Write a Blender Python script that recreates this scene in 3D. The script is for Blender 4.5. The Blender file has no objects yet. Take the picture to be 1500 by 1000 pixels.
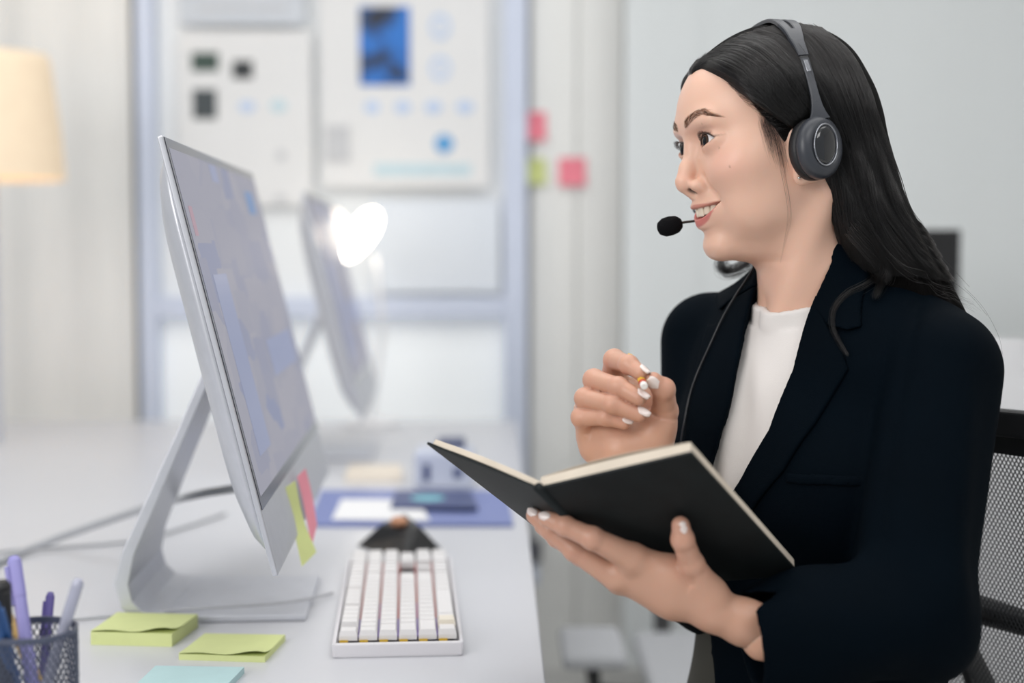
import bpy, bmesh, math, random
import numpy as np
from mathutils import Vector, Matrix

# ------------------------------------------------------------------ camera, world, light, exposure
SC = bpy.context.scene
C = SC.collection
FPX = 1500 * 50 / 36
CAMZ = 1.16
PITCH = math.atan(132 / FPX)
cam_d = bpy.data.cameras.new('camera')
cam = bpy.data.objects.new('camera', cam_d)
C.objects.link(cam)
cam.location = (0, 0, CAMZ)
cam.rotation_euler = (math.pi / 2 - PITCH, 0, 0)
cam_d.lens = 50
cam_d.sensor_width = 36
cam_d.clip_start = 0.05
cam_d.dof.use_dof = True
cam_d.dof.focus_distance = 1.37
cam_d.dof.aperture_fstop = 2.0
SC.camera = cam

world = bpy.data.worlds.new('world')
SC.world = world
world.use_nodes = True
bg = world.node_tree.nodes['Background']
bg.inputs['Color'].default_value = (0.93, 0.97, 1.0, 1)
bg.inputs['Strength'].default_value = 0.62

def area_light(name, loc, target, size, energy, color=(1, 1, 1), size_y=None):
    d = bpy.data.lights.new(name, 'AREA')
    d.energy = energy
    d.color = color
    d.size = size
    if size_y:
        d.shape = 'RECTANGLE'
        d.size_y = size_y
    o = bpy.data.objects.new(name, d)
    C.objects.link(o)
    o.location = loc
    o.rotation_euler = (Vector(target) - Vector(loc)).to_track_quat('-Z', 'Y').to_euler()
    return o

area_light('window_daylight', (-1.6, -0.5, 2.0), (0.3, 1.4, 1.1), 1.5, 41, (1.0, 0.97, 0.95), 1.3)
area_light('overhead_area_light', (0.1, 1.9, 2.78), (0.1, 1.9, 0), 3.0, 48, (1, 0.995, 0.985), 2.0)
area_light('overhead_area_light', (0.9, 0.0, 2.75), (0.5, 3.7, 0.3), 1.3, 24, (1, 0.995, 0.985), 0.9)  # added lamp without a fixture, brightens the low back wall and her cheek
SC.view_settings.view_transform = 'Standard'
SC.view_settings.look = 'None'
SC.view_settings.gamma = 1
SC.view_settings.use_curve_mapping = False
SC.view_settings.exposure = -0.42

# ------------------------------------------------------------------ helpers
CAM = np.array([0, 0, CAMZ])
FW = np.array([0, math.cos(PITCH), -math.sin(PITCH)])
UPV = np.array([0, math.sin(PITCH), math.cos(PITCH)])
RT = np.array([1.0, 0, 0])

def ray(px, py):
    return FW + RT * ((px - 750) / FPX) + UPV * ((500 - py) / FPX)

def P(px, py, d):
    """world point seen at a place of the photograph, d metres in front of the camera"""
    return CAM + ray(px, py) * d

def pix(p):
    q = np.asarray(p) - CAM
    d = q @ FW
    return 750 + FPX * (q @ RT) / d, 500 - FPX * (q @ UPV) / d, d

def lin(c):
    c = c / 255
    return c / 12.92 if c <= 0.04045 else ((c + 0.055) / 1.055) ** 2.4

def rgb(r, g, b):
    return (lin(r), lin(g), lin(b), 1)

def nn(nt, t, **kw):
    n = nt.nodes.new(t)
    for k, v in kw.items():
        setattr(n, k, v)
    return n

def mat(name, color, rough=0.5, metal=0.0, noise=0.0, nscale=30.0, bump=0.0, bscale=200.0, sheen=0.0, sss=0.0,
        emit=None, estr=0.0, trans=0.0, spec=0.5, coat=0.0, attr=None, stretch=None, alpha=1.0):
    m = bpy.data.materials.new(name)
    m.use_nodes = True
    nt = m.node_tree
    b = nt.nodes['Principled BSDF']
    b.inputs['Base Color'].default_value = color
    b.inputs['Roughness'].default_value = rough
    b.inputs['Metallic'].default_value = metal
    b.inputs['Specular IOR Level'].default_value = spec
    b.inputs['Sheen Weight'].default_value = sheen
    b.inputs['Coat Weight'].default_value = coat
    b.inputs['Alpha'].default_value = alpha
    b.inputs['Transmission Weight'].default_value = trans
    if sss:
        b.inputs['Subsurface Weight'].default_value = sss
        b.inputs['Subsurface Radius'].default_value = (0.012, 0.005, 0.003)
        b.inputs['Subsurface Scale'].default_value = 0.35
    if emit:
        b.inputs['Emission Color'].default_value = emit
        b.inputs['Emission Strength'].default_value = estr
    tc = nn(nt, 'ShaderNodeTexCoord')
    src = tc.outputs['Object']
    if stretch:
        mp = nn(nt, 'ShaderNodeMapping')
        mp.inputs['Scale'].default_value = stretch
        nt.links.new(src, mp.inputs['Vector'])
        src = mp.outputs['Vector']
    base = None
    if attr:
        a = nn(nt, 'ShaderNodeVertexColor', layer_name=attr)
        base = a.outputs['Color']
        nt.links.new(base, b.inputs['Base Color'])
    if noise:
        n = nn(nt, 'ShaderNodeTexNoise')
        n.inputs['Scale'].default_value = nscale
        n.inputs['Detail'].default_value = 4
        nt.links.new(src, n.inputs['Vector'])
        mr = nn(nt, 'ShaderNodeMapRange')
        mr.inputs['From Min'].default_value = 0.3
        mr.inputs['From Max'].default_value = 0.7
        mr.inputs['To Min'].default_value = 1 - noise
        mr.inputs['To Max'].default_value = 1 + noise
        nt.links.new(n.outputs['Fac'], mr.inputs['Value'])
        mx = nn(nt, 'ShaderNodeMix', data_type='RGBA', blend_type='MULTIPLY')
        mx.inputs['Factor'].default_value = 1
        if base:
            nt.links.new(base, mx.inputs['A'])
        else:
            mx.inputs['A'].default_value = color
        nt.links.new(mr.outputs['Result'], mx.inputs['B'])
        nt.links.new(mx.outputs['Result'], b.inputs['Base Color'])
    if bump:
        n = nn(nt, 'ShaderNodeTexNoise')
        n.inputs['Scale'].default_value = bscale
        n.inputs['Detail'].default_value = 3
        nt.links.new(src, n.inputs['Vector'])
        bp = nn(nt, 'ShaderNodeBump')
        bp.inputs['Strength'].default_value = bump
        bp.inputs['Distance'].default_value = 0.002
        nt.links.new(n.outputs['Fac'], bp.inputs['Height'])
        nt.links.new(bp.outputs['Normal'], b.inputs['Normal'])
    return m

def link(o, parent=None):
    C.objects.link(o)
    if parent:
        o.parent = parent
    return o

def empty(name, label, cat, loc=(0, 0, 0), rotz=0.0, group=None):
    o = bpy.data.objects.new(name, None)
    o.empty_display_size = 0.05
    C.objects.link(o)
    o.location = loc
    o.rotation_euler = (0, 0, rotz)
    tag(o, label, cat, group)
    return o

def tag(o, label, cat, group=None, kind=None):
    o['label'] = label
    o['category'] = cat
    if group:
        o['group'] = group
    if kind:
        o['kind'] = kind
    return o

def struct(o):
    o['kind'] = 'structure'
    return o

def meshobj(name, verts, faces, m, parent=None, smooth=False):
    me = bpy.data.meshes.new(name)
    me.from_pydata([tuple(map(float, v)) for v in verts], [], [tuple(int(i) for i in f) for f in faces])
    me.update()
    if smooth:
        me.polygons.foreach_set('use_smooth', [True] * len(me.polygons))
    me.materials.append(m)
    return link(bpy.data.objects.new(name, me), parent)

class MB:
    """collects shapes into one mesh"""
    def __init__(s):
        s.bm = bmesh.new()

    def box(s, c, d, rot=None, bev=0.0, seg=2):
        g = bmesh.ops.create_cube(s.bm, size=1)
        vs = g['verts']
        for v in vs:
            v.co = Vector((v.co.x * d[0], v.co.y * d[1], v.co.z * d[2]))
        if bev:
            es = list({e for v in vs for e in v.link_edges})
            r = bmesh.ops.bevel(s.bm, geom=es, offset=bev, segments=seg, affect='EDGES', profile=0.5)
            vs = list({v for f in r['faces'] for v in f.verts} | {v for v in vs if v.is_valid})
        M = Matrix.Translation(Vector(c)) @ (rot.to_4x4() if rot is not None else Matrix.Identity(4))
        bmesh.ops.transform(s.bm, matrix=M, verts=vs)
        return s

    def rings(s, rings, closed=True, caps=(True, True), loop=False):
        """loft through rings of points"""
        R = [[s.bm.verts.new(tuple(map(float, p))) for p in r] for r in rings]
        n = len(R[0])
        pairs = list(zip(R[:-1], R[1:]))
        if loop:
            pairs.append((R[-1], R[0]))
        for a, b in pairs:
            for i in range(n if closed else n - 1):
                j = (i + 1) % n
                s.bm.faces.new((a[i], a[j], b[j], b[i]))
        if closed and not loop:
            if caps[0]:
                s.bm.faces.new(R[0][::-1])
            if caps[1]:
                s.bm.faces.new(R[-1])
        return s

    def tube(s, pts, r, n=10, caps=(True, True), flat=1.0):
        pts = [Vector(tuple(map(float, p))) for p in pts]
        rs = r if isinstance(r, (list, tuple)) else [r] * len(pts)
        rings = []
        ref = None
        for i, p in enumerate(pts):
            t = (pts[min(i + 1, len(pts) - 1)] - pts[max(i - 1, 0)]).normalized()
            if ref is None:
                ref = t.orthogonal().normalized()
            u = (ref - t * ref.dot(t)).normalized()
            ref = u
            w = t.cross(u)
            rings.append([p + (u * math.cos(a) + w * math.sin(a) * flat) * rs[i] for a in [2 * math.pi * k / n for k in range(n)]])
        return s.rings(rings, caps=caps)

    def lathe(s, prof, n=24, M=None, caps=(True, True)):
        rings = []
        for r, z in prof:
            rg = [Vector((r * math.cos(2 * math.pi * k / n), r * math.sin(2 * math.pi * k / n), z)) for k in range(n)]
            rings.append([M @ p for p in rg] if M else rg)
        return s.rings(rings, caps=caps)

    def prism(s, poly, vec):
        """polygon (3D points) extruded by a vector"""
        vec = Vector(vec)
        a = [Vector(tuple(map(float, p))) for p in poly]
        return s.rings([a, [p + vec for p in a]])

    def build(s, name, m, parent=None, smooth=False, bevel=0.0):
        bmesh.ops.recalc_face_normals(s.bm, faces=s.bm.faces)
        me = bpy.data.meshes.new(name)
        s.bm.to_mesh(me)
        s.bm.free()
        if smooth:
            me.polygons.foreach_set('use_smooth', [True] * len(me.polygons))
        me.materials.append(m)
        o = link(bpy.data.objects.new(name, me), parent)
        if bevel:
            b = o.modifiers.new('bevel', 'BEVEL')
            b.width = bevel
            b.segments = 3
            b.limit_method = 'ANGLE'
        return o

def smooth_path(pts, n=40):
    """Catmull-Rom through points (any dimension)"""
    p = np.array(pts, float)
    p = np.vstack([2 * p[0] - p[1], p, 2 * p[-1] - p[-2]])
    out = []
    m = len(p) - 3
    for t in np.linspace(0, m, n):
        i = min(int(t), m - 1)
        u = t - i
        a, b, c, d = p[i:i + 4]
        out.append(0.5 * (2 * b + (c - a) * u + (2 * a - 5 * b + 4 * c - d) * u * u + (3 * b - a - 3 * c + d) * u ** 3))
    return np.array(out)

def set_parent_keep(o, parent):
    o.parent = parent
    o.matrix_parent_inverse = parent.matrix_world.inverted()

# ------------------------------------------------------------------ implicit modelling of organic shapes
def smin(a, b, k):
    h = np.clip(0.5 + 0.5 * (b - a) / k, 0, 1)
    return b + (a - b) * h - k * h * (1 - h)

def smax(a, b, k):
    return -smin(-a, -b, k)

def ell(X, c, r, R=None):
    p = X - np.asarray(c, X.dtype)
    if R is not None:
        p = p @ np.asarray(R, X.dtype)
    r = np.asarray(r, X.dtype)
    k0 = np.sqrt(((p / r) ** 2).sum(1)) + 1e-6
    k1 = np.sqrt(((p / (r * r)) ** 2).sum(1)) + 1e-9
    return k0 * (k0 - 1) / k1

def cap(X, a, b, ra, rb):
    a = np.asarray(a, X.dtype)
    b = np.asarray(b, X.dtype)
    ba = b - a
    pa = X - a
    h = np.clip(pa @ ba / (ba @ ba), 0, 1)
    return np.sqrt(((pa - h[:, None] * ba) ** 2).sum(1)) - (ra + (rb - ra) * h)

def chain(X, pts, k=0.0):
    d = None
    for (a, ra), (b, rb) in zip(pts[:-1], pts[1:]):
        e = cap(X, a, b, ra, rb)
        d = e if d is None else (smin(d, e, k) if k else np.minimum(d, e))
    return d

def poly2d(u, v, poly):
    """signed distance to a 2D polygon"""
    poly = np.asarray(poly, float)
    n = len(poly)
    d = np.full(u.shape, 1e9)
    inside = np.zeros(u.shape, bool)
    for i in range(n):
        ax, ay = poly[i]
        bx, by = poly[(i + 1) % n]
        ex, ey = bx - ax, by - ay
        wx, wy = u - ax, v - ay
        t = np.clip((wx * ex + wy * ey) / (ex * ex + ey * ey + 1e-12), 0, 1)
        d = np.minimum(d, (wx - ex * t) ** 2 + (wy - ey * t) ** 2)
        c = ((ay > v) != (by > v)) & (u < (bx - ax) * (v - ay) / (by - ay + 1e-12) + ax)
        inside ^= c
    d = np.sqrt(d)
    return np.where(inside, -d, d)

def evalf(f, X, chunk=400000):
    return np.concatenate([f(X[i:i + chunk]) for i in range(0, len(X), chunk)]) if len(X) else np.zeros(0)

def grad(f, V, e):
    g = np.zeros_like(V)
    for a in range(3):
        o = np.zeros(3, V.dtype)
        o[a] = e
        g[:, a] = (evalf(f, V + o) - evalf(f, V - o)) / (2 * e)
    return g

def sdf_mesh(f, lo, hi, h, slack=1.6, project=1):
    """surface nets over a sparse lattice; returns verts, quads"""
    lo = np.asarray(lo, np.float64)
    hi = np.asarray(hi, np.float64)
    B = 6
    nb = np.ceil((hi - lo) / (B * h)).astype(int)
    n = nb * B + 1
    ci = np.stack(np.meshgrid(*[np.arange(k) for k in nb], indexing='ij'), -1).reshape(-1, 3)
    cv = evalf(f, lo + (ci + 0.5) * B * h)
    near = np.abs(cv) < 0.87 * B * h * slack
    G = np.repeat(np.repeat(np.repeat(np.where(cv > 0, 1e3, -1e3).reshape(nb), B, 0), B, 1), B, 2)
    G = np.pad(G, ((0, 1), (0, 1), (0, 1)), mode='edge')
    mask = np.zeros(n, bool)
    off = np.arange(B + 1)
    for c in ci[near] * B:
        mask[c[0]:c[0] + B + 1, c[1]:c[1] + B + 1, c[2]:c[2] + B + 1] = True
    idx = np.argwhere(mask)
    G[mask] = evalf(f, lo + idx * h)
    S = G < 0
    Ssum = np.zeros(tuple(n - 1), np.int8)
    for i in (0, 1):
        for j in (0, 1):
            for k in (0, 1):
                Ssum += S[i:n[0] - 1 + i, j:n[1] - 1 + j, k:n[2] - 1 + k]
    cells = np.argwhere((Ssum > 0) & (Ssum < 8))
    vid = np.full(tuple(n - 1), -1, np.int64)
    vid[tuple(cells.T)] = np.arange(len(cells))
    acc = np.zeros((len(cells), 3))
    cnt = np.zeros(len(cells))
    corners = [(i, j, k) for i in (0, 1) for j in (0, 1) for k in (0, 1)]
    gv = {c: G[tuple((cells + c).T)] for c in corners}
    for a in corners:
        for ax in range(3):
            if a[ax] == 0:
                b = list(a)
                b[ax] = 1
                b = tuple(b)
                va, vb = gv[a], gv[b]
                m = (va < 0) != (vb < 0)
                t = np.where(m, va / np.where(m, va - vb, 1), 0)
                t = np.clip(t, 0, 1)
                p = np.array(a, float)[None] + t[:, None] * (np.array(b) - np.array(a))[None]
                acc[m] += p[m]
                cnt[m] += 1
    V = lo + (cells + acc / cnt[:, None]) * h
    quads = []
    for ax in range(3):
        o1, o2 = [(1, 2), (2, 0), (0, 1)][ax]
        sl0 = [slice(None)] * 3
        sl1 = [slice(None)] * 3
        sl0[ax] = slice(0, n[ax] - 1)
        sl1[ax] = slice(1, n[ax])
        A, Bv = S[tuple(sl0)], S[tuple(sl1)]
        e = np.argwhere(A != Bv)
        ok = (e[:, o1] > 0) & (e[:, o2] > 0) & (e[:, o1] < n[o1] - 1) & (e[:, o2] < n[o2] - 1)
        e = e[ok]
        flip = ~S[tuple(e.T)]
        d1 = np.zeros(3, int)
        d1[o1] = 1
        d2 = np.zeros(3, int)
        d2[o2] = 1
        q = np.stack([vid[tuple((e - d1 - d2).T)], vid[tuple((e - d2).T)], vid[tuple(e.T)], vid[tuple((e - d1).T)]], 1)
        q[flip] = q[flip][:, ::-1]
        quads.append(q)
    Q = np.concatenate(quads)
    Q = Q[(Q >= 0).all(1)]
    for _ in range(project):
        g = grad(f, V, h * 0.3)
        v = evalf(f, V)
        s = v / np.maximum((g * g).sum(1), 0.15)
        s = np.clip(s, -h, h)
        V = V - s[:, None] * g
    return V, Q

def relax(V, Q, it=3, lam=0.5):
    """Laplacian smoothing of a quad mesh"""
    E_ = np.concatenate([Q[:, [0, 1]], Q[:, [1, 2]], Q[:, [2, 3]], Q[:, [3, 0]]])
    E_ = np.concatenate([E_, E_[:, ::-1]])
    cnt = np.bincount(E_[:, 0], minlength=len(V))[:, None]
    for _ in range(it):
        A = np.stack([np.bincount(E_[:, 0], V[E_[:, 1], a], minlength=len(V)) for a in range(3)], 1) / np.maximum(cnt, 1)
        V = V * (1 - lam) + A * lam
    return V

def npmesh(name, V, Q, m, parent=None, cols=None):
    """mesh object from numpy quads, smooth shaded, optional per-vertex colour"""
    me = bpy.data.meshes.new(name)
    V = np.ascontiguousarray(V, np.float32)
    Q = np.ascontiguousarray(Q, np.int32)
    me.vertices.add(len(V))
    me.vertices.foreach_set('co', V.ravel())
    me.loops.add(Q.size)
    me.loops.foreach_set('vertex_index', Q.ravel())
    me.polygons.add(len(Q))
    me.polygons.foreach_set('loop_start', np.arange(0, Q.size, 4, dtype=np.int32))
    me.polygons.foreach_set('loop_total', np.full(len(Q), 4, np.int32))
    me.update(calc_edges=True)
    me.validate()
    me.polygons.foreach_set('use_smooth', np.ones(len(me.polygons), bool))
    if cols is not None:
        a = me.color_attributes.new('Col', 'FLOAT_COLOR', 'POINT')
        a.data.foreach_set('color', np.hstack([cols, np.ones((len(cols), 1))]).astype(np.float32).ravel())
    me.materials.append(m)
    return link(bpy.data.objects.new(name, me), parent)

def march(f, px, py, d0=0.9, d1=2.0, iters=60):
    """first place where the view ray through a pixel meets the implicit surface f (world metres)"""
    px = np.atleast_1d(np.asarray(px, float))
    py = np.atleast_1d(np.asarray(py, float))
    R = FW[None] + RT[None] * ((px - 750) / FPX)[:, None] + UPV[None] * ((500 - py) / FPX)[:, None]
    d = np.full(px.shape, d0)
    for _ in range(iters):
        v = f(CAM + R * d[:, None])
        d = np.minimum(d + v * 0.7, d1)
    return CAM + R * d[:, None], d

class Frame:
    """local frame in millimetres: x ahead of the person, y to her left, z up"""
    def __init__(s, origin, yaw, roll=0.0, nod=0.0):
        f = np.array([-math.cos(yaw), -math.sin(yaw), 0])
        l = np.array([math.sin(yaw), -math.cos(yaw), 0])
        u = np.array([0, 0, 1.0])
        l, u = l * math.cos(roll) + u * math.sin(roll), u * math.cos(roll) - l * math.sin(roll)
        f, u = f * math.cos(nod) - u * math.sin(nod), u * math.cos(nod) + f * math.sin(nod)
        s.o = np.asarray(origin)
        s.M = np.stack([f, l, u])

    def w(s, p):
        return s.o + np.asarray(p, float) @ s.M / 1000

    def l(s, p):
        return (np.asarray(p) - s.o) @ s.M.T * 1000

def strands(name, paths, radii, m, parent=None):
    """hair strands: list of (n,3) world paths"""
    hc = bpy.data.hair_curves.new(name)
    hc.add_curves([len(p) for p in paths])
    hc.position_data.foreach_set('vector', np.concatenate(paths).astype(np.float32).ravel())
    rad = hc.attributes.get('radius') or hc.attributes.new('radius', 'FLOAT', 'POINT')
    rad.data.foreach_set('value', np.concatenate(radii).astype(np.float32))
    hc.materials.append(m)
    o = link(bpy.data.objects.new(name, hc), parent)
    return o


# ------------------------------------------------------------------ room shell
def on_y(px, py, Y):
    r = ray(px, py)
    return CAM + r * (Y / r[1])

def on_z(px, py, z):
    r = ray(px, py)
    return CAM + r * ((z - CAMZ) / r[2])

M_wall = mat('wall_paint', rgb(224, 222, 219), rough=0.85, noise=0.02, nscale=3, bump=0.05, bscale=300)
M_floor = mat('floor_vinyl', rgb(236, 235, 232), rough=0.45, noise=0.04, nscale=6)
M_ceil = mat('ceiling_paint', rgb(238, 238, 236), rough=0.9, noise=0.01, nscale=5)
M_frame = mat('window_frame_paint', rgb(208, 216, 234), rough=0.4, noise=0.02, nscale=8)
M_pane = mat('frosted_pane', rgb(236, 239, 241), rough=0.35, noise=0.015, nscale=2)
WY = 3.70
struct(MB().box((0.4, 2.2, -0.03), (6.0, 5.2, 0.06)).build('floor', M_floor))
struct(MB().box((0.4, 2.2, 2.83), (6.0, 5.2, 0.06)).build('ceiling', M_ceil))
struct(MB().box((0.4, WY + 0.12, 1.4), (6.0, 0.12, 2.8)).build('wall_back', M_wall))
struct(MB().box((3.45, 2.2, 1.4), (0.1, 5.2, 2.8)).build('wall_right', M_wall))
struct(MB().box((0.4, WY + 0.05, 0.05), (6.0, 0.02, 0.10), bev=0.004).build('baseboard_back', M_ceil))

# window with pale blue frame: outer posts, middle rail, frosted panes
def wx(px):
    return on_y(px, 400, WY)[0]
def wz(py):
    return on_y(750, py, WY)[2]
win = struct(bpy.data.objects.new('window_1', None))
C.objects.link(win)
x0, x1, x2, x3 = wx(206), wx(232), wx(738), wx(772)
ztop, zb = 2.45, wz(830)
zr0, zr1 = wz(466), wz(434)
def wpart(name, xa, xb, za, zb_, y0, y1, m, bev=0.004):
    return MB().box(((xa + xb) / 2, (y0 + y1) / 2, (za + zb_) / 2), (xb - xa, y1 - y0, zb_ - za), bev=bev).build(name, m, win)
wpart('post', x0, x1, zb, ztop, WY - 0.02, WY + 0.06, M_frame)
wpart('post', x2, x3, zb, ztop, WY - 0.02, WY + 0.06, M_frame)
wpart('rail', x1, x2, zr0, zr1, WY - 0.02, WY + 0.06, M_frame)
wpart('rail', x1, x2, ztop - 0.06, ztop, WY - 0.02, WY + 0.06, M_frame)
wpart('rail', x1, x2, zb, zb + 0.05, WY - 0.02, WY + 0.06, M_frame)
wpart('pane', x1, x2, zr1, ztop - 0.06, WY + 0.025, WY + 0.035, M_pane, bev=0)
wpart('pane', x1, x2, zb + 0.05, zr0, WY + 0.025, WY + 0.035, mat('daylit_pane', rgb(236, 239, 241), rough=0.35, noise=0.015, nscale=2, emit=rgb(238, 244, 248), estr=0.28), bev=0)
wpart('sill', x0 - 0.03, x3 + 0.03, zb - 0.03, zb, WY - 0.08, WY + 0.06, M_frame)

# ------------------------------------------------------------------ printed sheets on the window
M_sheet = mat('sheet_white', rgb(230, 230, 230), rough=0.7, noise=0.01, nscale=10)
M_sheet2 = mat('sheet_grey', rgb(206, 211, 218), rough=0.7, noise=0.02, nscale=10)
def ink(name, c):
    return mat(name, rgb(*c), rough=0.5, noise=0.05, nscale=20)
I_black, I_green, I_grey = ink('ink_black', (36, 42, 46)), ink('ink_green', (52, 74, 66)), ink('ink_slate', (60, 68, 72))
I_pale, I_teal, I_cyan, I_lgrey = ink('ink_pale_blue', (190, 208, 236)), ink('ink_pale_teal', (196, 218, 226)), ink('ink_blue', (90, 160, 214)), ink('ink_grey', (200, 201, 204))
def photo_mat():
    m = mat('printed_night_photo', (0, 0, 0, 1), rough=0.4)
    nt = m.node_tree
    b = nt.nodes['Principled BSDF']
    tc = nn(nt, 'ShaderNodeTexCoord')
    n = nn(nt, 'ShaderNodeTexNoise')
    n.inputs['Scale'].default_value = 9
    n.inputs['Detail'].default_value = 3
    n.inputs['Distortion'].default_value = 0.6
    nt.links.new(tc.outputs['Object'], n.inputs['Vector'])
    cr = nn(nt, 'ShaderNodeValToRGB')
    nt.links.new(n.outputs['Fac'], cr.inputs['Fac'])
    e = cr.color_ramp.elements
    e[0].position, e[0].color = 0.36, rgb(12, 24, 44)
    e[1].position, e[1].color = 0.50, rgb(24, 106, 190)
    k = e.new(0.7)
    k.color = rgb(30, 120, 208)
    nt.links.new(cr.outputs['Color'], b.inputs['Base Color'])
    return m
I_photo = photo_mat()

def sheet(name, label, rect, m, prints, Y=WY - 0.005, cat='poster', thick=0.002):
    xa, ya, xb, yb = rect
    c0 = on_y(xa, yb, Y)
    c1 = on_y(xb, ya, Y)
    root = empty(name, label, cat, loc=((c0[0] + c1[0]) / 2, Y, c0[2]))
    o = MB().box((0, thick / 2, (c1[2] - c0[2]) / 2), (c1[0] - c0[0], thick, c1[2] - c0[2])).build('paper', m, root)
    for k, (nm, kind, r, pm) in enumerate(prints):
        a = on_y(r[0], r[3], Y)
        b = on_y(r[2], r[1], Y)
        cx, cz = (a[0] + b[0]) / 2 - root.location.x, (a[2] + b[2]) / 2 - root.location.z
        w, h = b[0] - a[0], b[2] - a[2]
        mb = MB()
        if kind == 'r':
            mb.box((cx, -0.0012, cz), (w, 0.0024, h))
        else:
            mb.lathe([(0.5, 0), (0.5, 0.0024)] if kind == 'd' else [(0.5, 0), (0.5, 0.0024), (0.3, 0.0024), (0.3, 0)], 28,
                     Matrix.Translation((cx, 0, cz)) @ Matrix.Rotation(math.pi / 2, 4, 'X') @ Matrix.Diagonal((w, h, 1, 1)), caps=(kind == 'd', kind == 'd'))
        mb.build(nm, pm, root)
    return root
sheet('printed_sheet', 'white printed sheet with three small dark pictures on the window', (264, 45, 456, 300), M_sheet,
      [('printed_picture', 'r', (281, 77, 320, 104), I_green), ('printed_picture', 'r', (341, 89, 370, 115), I_black), ('printed_picture', 'r', (283, 131, 317, 174), I_grey),
       ('printed_mark', 'd', (350, 148, 374, 164), I_pale), ('printed_mark', 'd', (396, 146, 420, 164), I_teal), ('printed_mark', 'd', (404, 220, 420, 236), I_lgrey), ('printed_mark', 'd', (402, 284, 420, 298), I_lgrey)])
sheet('poster', 'tall white poster with a blue night photo on the window', (470, -60, 716, 274), M_sheet,
      [('printed_photo', 'r', (527, 10, 600, 125), I_photo), ('printed_ring', 'o', (630, 20, 660, 58), I_pale), ('printed_ring', 'o', (630, 82, 660, 118), I_pale),
       ('printed_mark', 'd', (534, 148, 556, 166), I_pale), ('printed_mark', 'd', (578, 148, 602, 166), I_pale), ('printed_mark', 'd', (622, 148, 648, 166), I_pale), ('printed_mark', 'd', (668, 148, 694, 166), I_pale),
       ('printed_disc', 'd', (637, 197, 664, 224), I_cyan), ('printed_bar', 'r', (548, 240, 690, 257), I_teal)])
sheet('printed_sheet', 'pale grey sheet hanging above the sheet with dark pictures', (264, -60, 446, 36), M_sheet2, [('printed_bar', 'r', (290, 8, 420, 14), I_lgrey)])
sheet('note_card', 'small grey card tucked at the edge of the tall poster', (477, 184, 512, 236), I_lgrey, [], Y=WY - 0.010, cat='card')
sheet('printed_sheet', 'plain pale blue sheet below the tall poster', (545, 292, 732, 428), mat('sheet_blue', rgb(222, 228, 236), rough=0.6, noise=0.01, nscale=6), [], Y=WY - 0.004)

# sticky notes on the wall
M_pink = mat('note_pink', rgb(240, 134, 150), rough=0.7, noise=0.03, nscale=30)
M_lime = mat('note_lime', rgb(206, 214, 140), rough=0.7, noise=0.03, nscale=30)
def wall_note(label, rect, m):
    xa, ya, xb, yb = rect
    c0, c1 = on_y(xa, yb, WY + 0.026), on_y(xb, ya, WY + 0.026)
    w, h = c1[0] - c0[0], c1[2] - c0[2]
    rings = [[((u - 0.5) * w, -0.001 - 0.012 * (1 - v) ** 2 - t, v * h) for u, t in ((0, 0), (1, 0), (1, 0.0008), (0, 0.0008))] for v in np.linspace(0, 1, 7)]
    o = MB().rings(rings).build('sticky_note', m)
    o.location = ((c0[0] + c1[0]) / 2, WY + 0.026, c0[2])
    tag(o, label, 'sticky note', 'sticky notes on the wall')
wall_note('pink sticky note highest on the wall beside the window', (770, 164, 800, 206), M_pink)
wall_note('pink sticky note on the wall directly right of the green one', (818, 231, 858, 272), M_pink)
wall_note('yellow green sticky note on the wall under a pink one', (772, 232, 800, 270), M_lime)

# sheer curtain at the far corner of the wall
M_sheer = mat('sheer_curtain', rgb(236, 235, 232), rough=0.9, sheen=0.2, noise=0.03, nscale=14, stretch=(6, 6, 0.4))
xs = np.linspace(-1.75, wx(200), 220)
rings = []
for z in np.linspace(0.03, 2.6, 10):
    f = [(x, WY - 0.02 + 0.007 * math.sin(x * 42) + 0.006 * math.sin(x * 23 + 1 + z * 0.3), z) for x in xs]
    rings.append(f + [(x, y + 0.002, z_) for x, y, z_ in f[::-1]])
cur = MB().rings(rings).build('curtain', M_sheer, None, smooth=True)
tag(cur, 'sheer off-white curtain hanging in folds behind the lamp', 'curtain')

# venetian blind over the wide window on the other side
BX0, BX1 = on_y(914, 400, 3.55)[0], 2.6
blind = empty('venetian_blind', 'wide white venetian blind behind the woman', 'blind', loc=((BX0 + BX1) / 2, 3.55, 0.10))
M_slat = mat('blind_slat', rgb(226, 230, 231), rough=0.4, noise=0.01, nscale=5)
me = None
SL = BX1 - BX0
ns = 138
for k in range(ns):
    z = 0.02 + k * 0.0178
    if me is None:
        mb = MB()
        rr = Matrix.Rotation(math.radians(58), 3, 'X')
        pts = [rr @ Vector((0, (u - 0.5) * 0.022, 0.0018 * math.sin(math.pi * u))) for u in np.linspace(0, 1, 6)]
        a = [Vector((-SL / 2, p.y, p.z)) for p in pts] + [Vector((-SL / 2, p.y, p.z - 0.0007)) for p in pts[::-1]]
        b = [Vector((SL / 2, p.y, p.z)) for p in a]
        mb.rings([a, b])
        o = mb.build('slat', M_slat, blind, smooth=False)
        me = o.data
    else:
        o = link(bpy.data.objects.new('slat', me), blind)
    o.location = (0, 0, z)
MB().box((0, 0, ns * 0.0178 + 0.02), (SL, 0.04, 0.03), bev=0.004).build('headrail', M_slat, blind)
for fx in (-0.42, -0.05, 0.4):
    MB().tube([(fx * SL, -0.014, 0.0), (fx * SL, -0.014, ns * 0.0178)], 0.0012, 6).build('ladder_cord', M_slat, blind)

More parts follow.
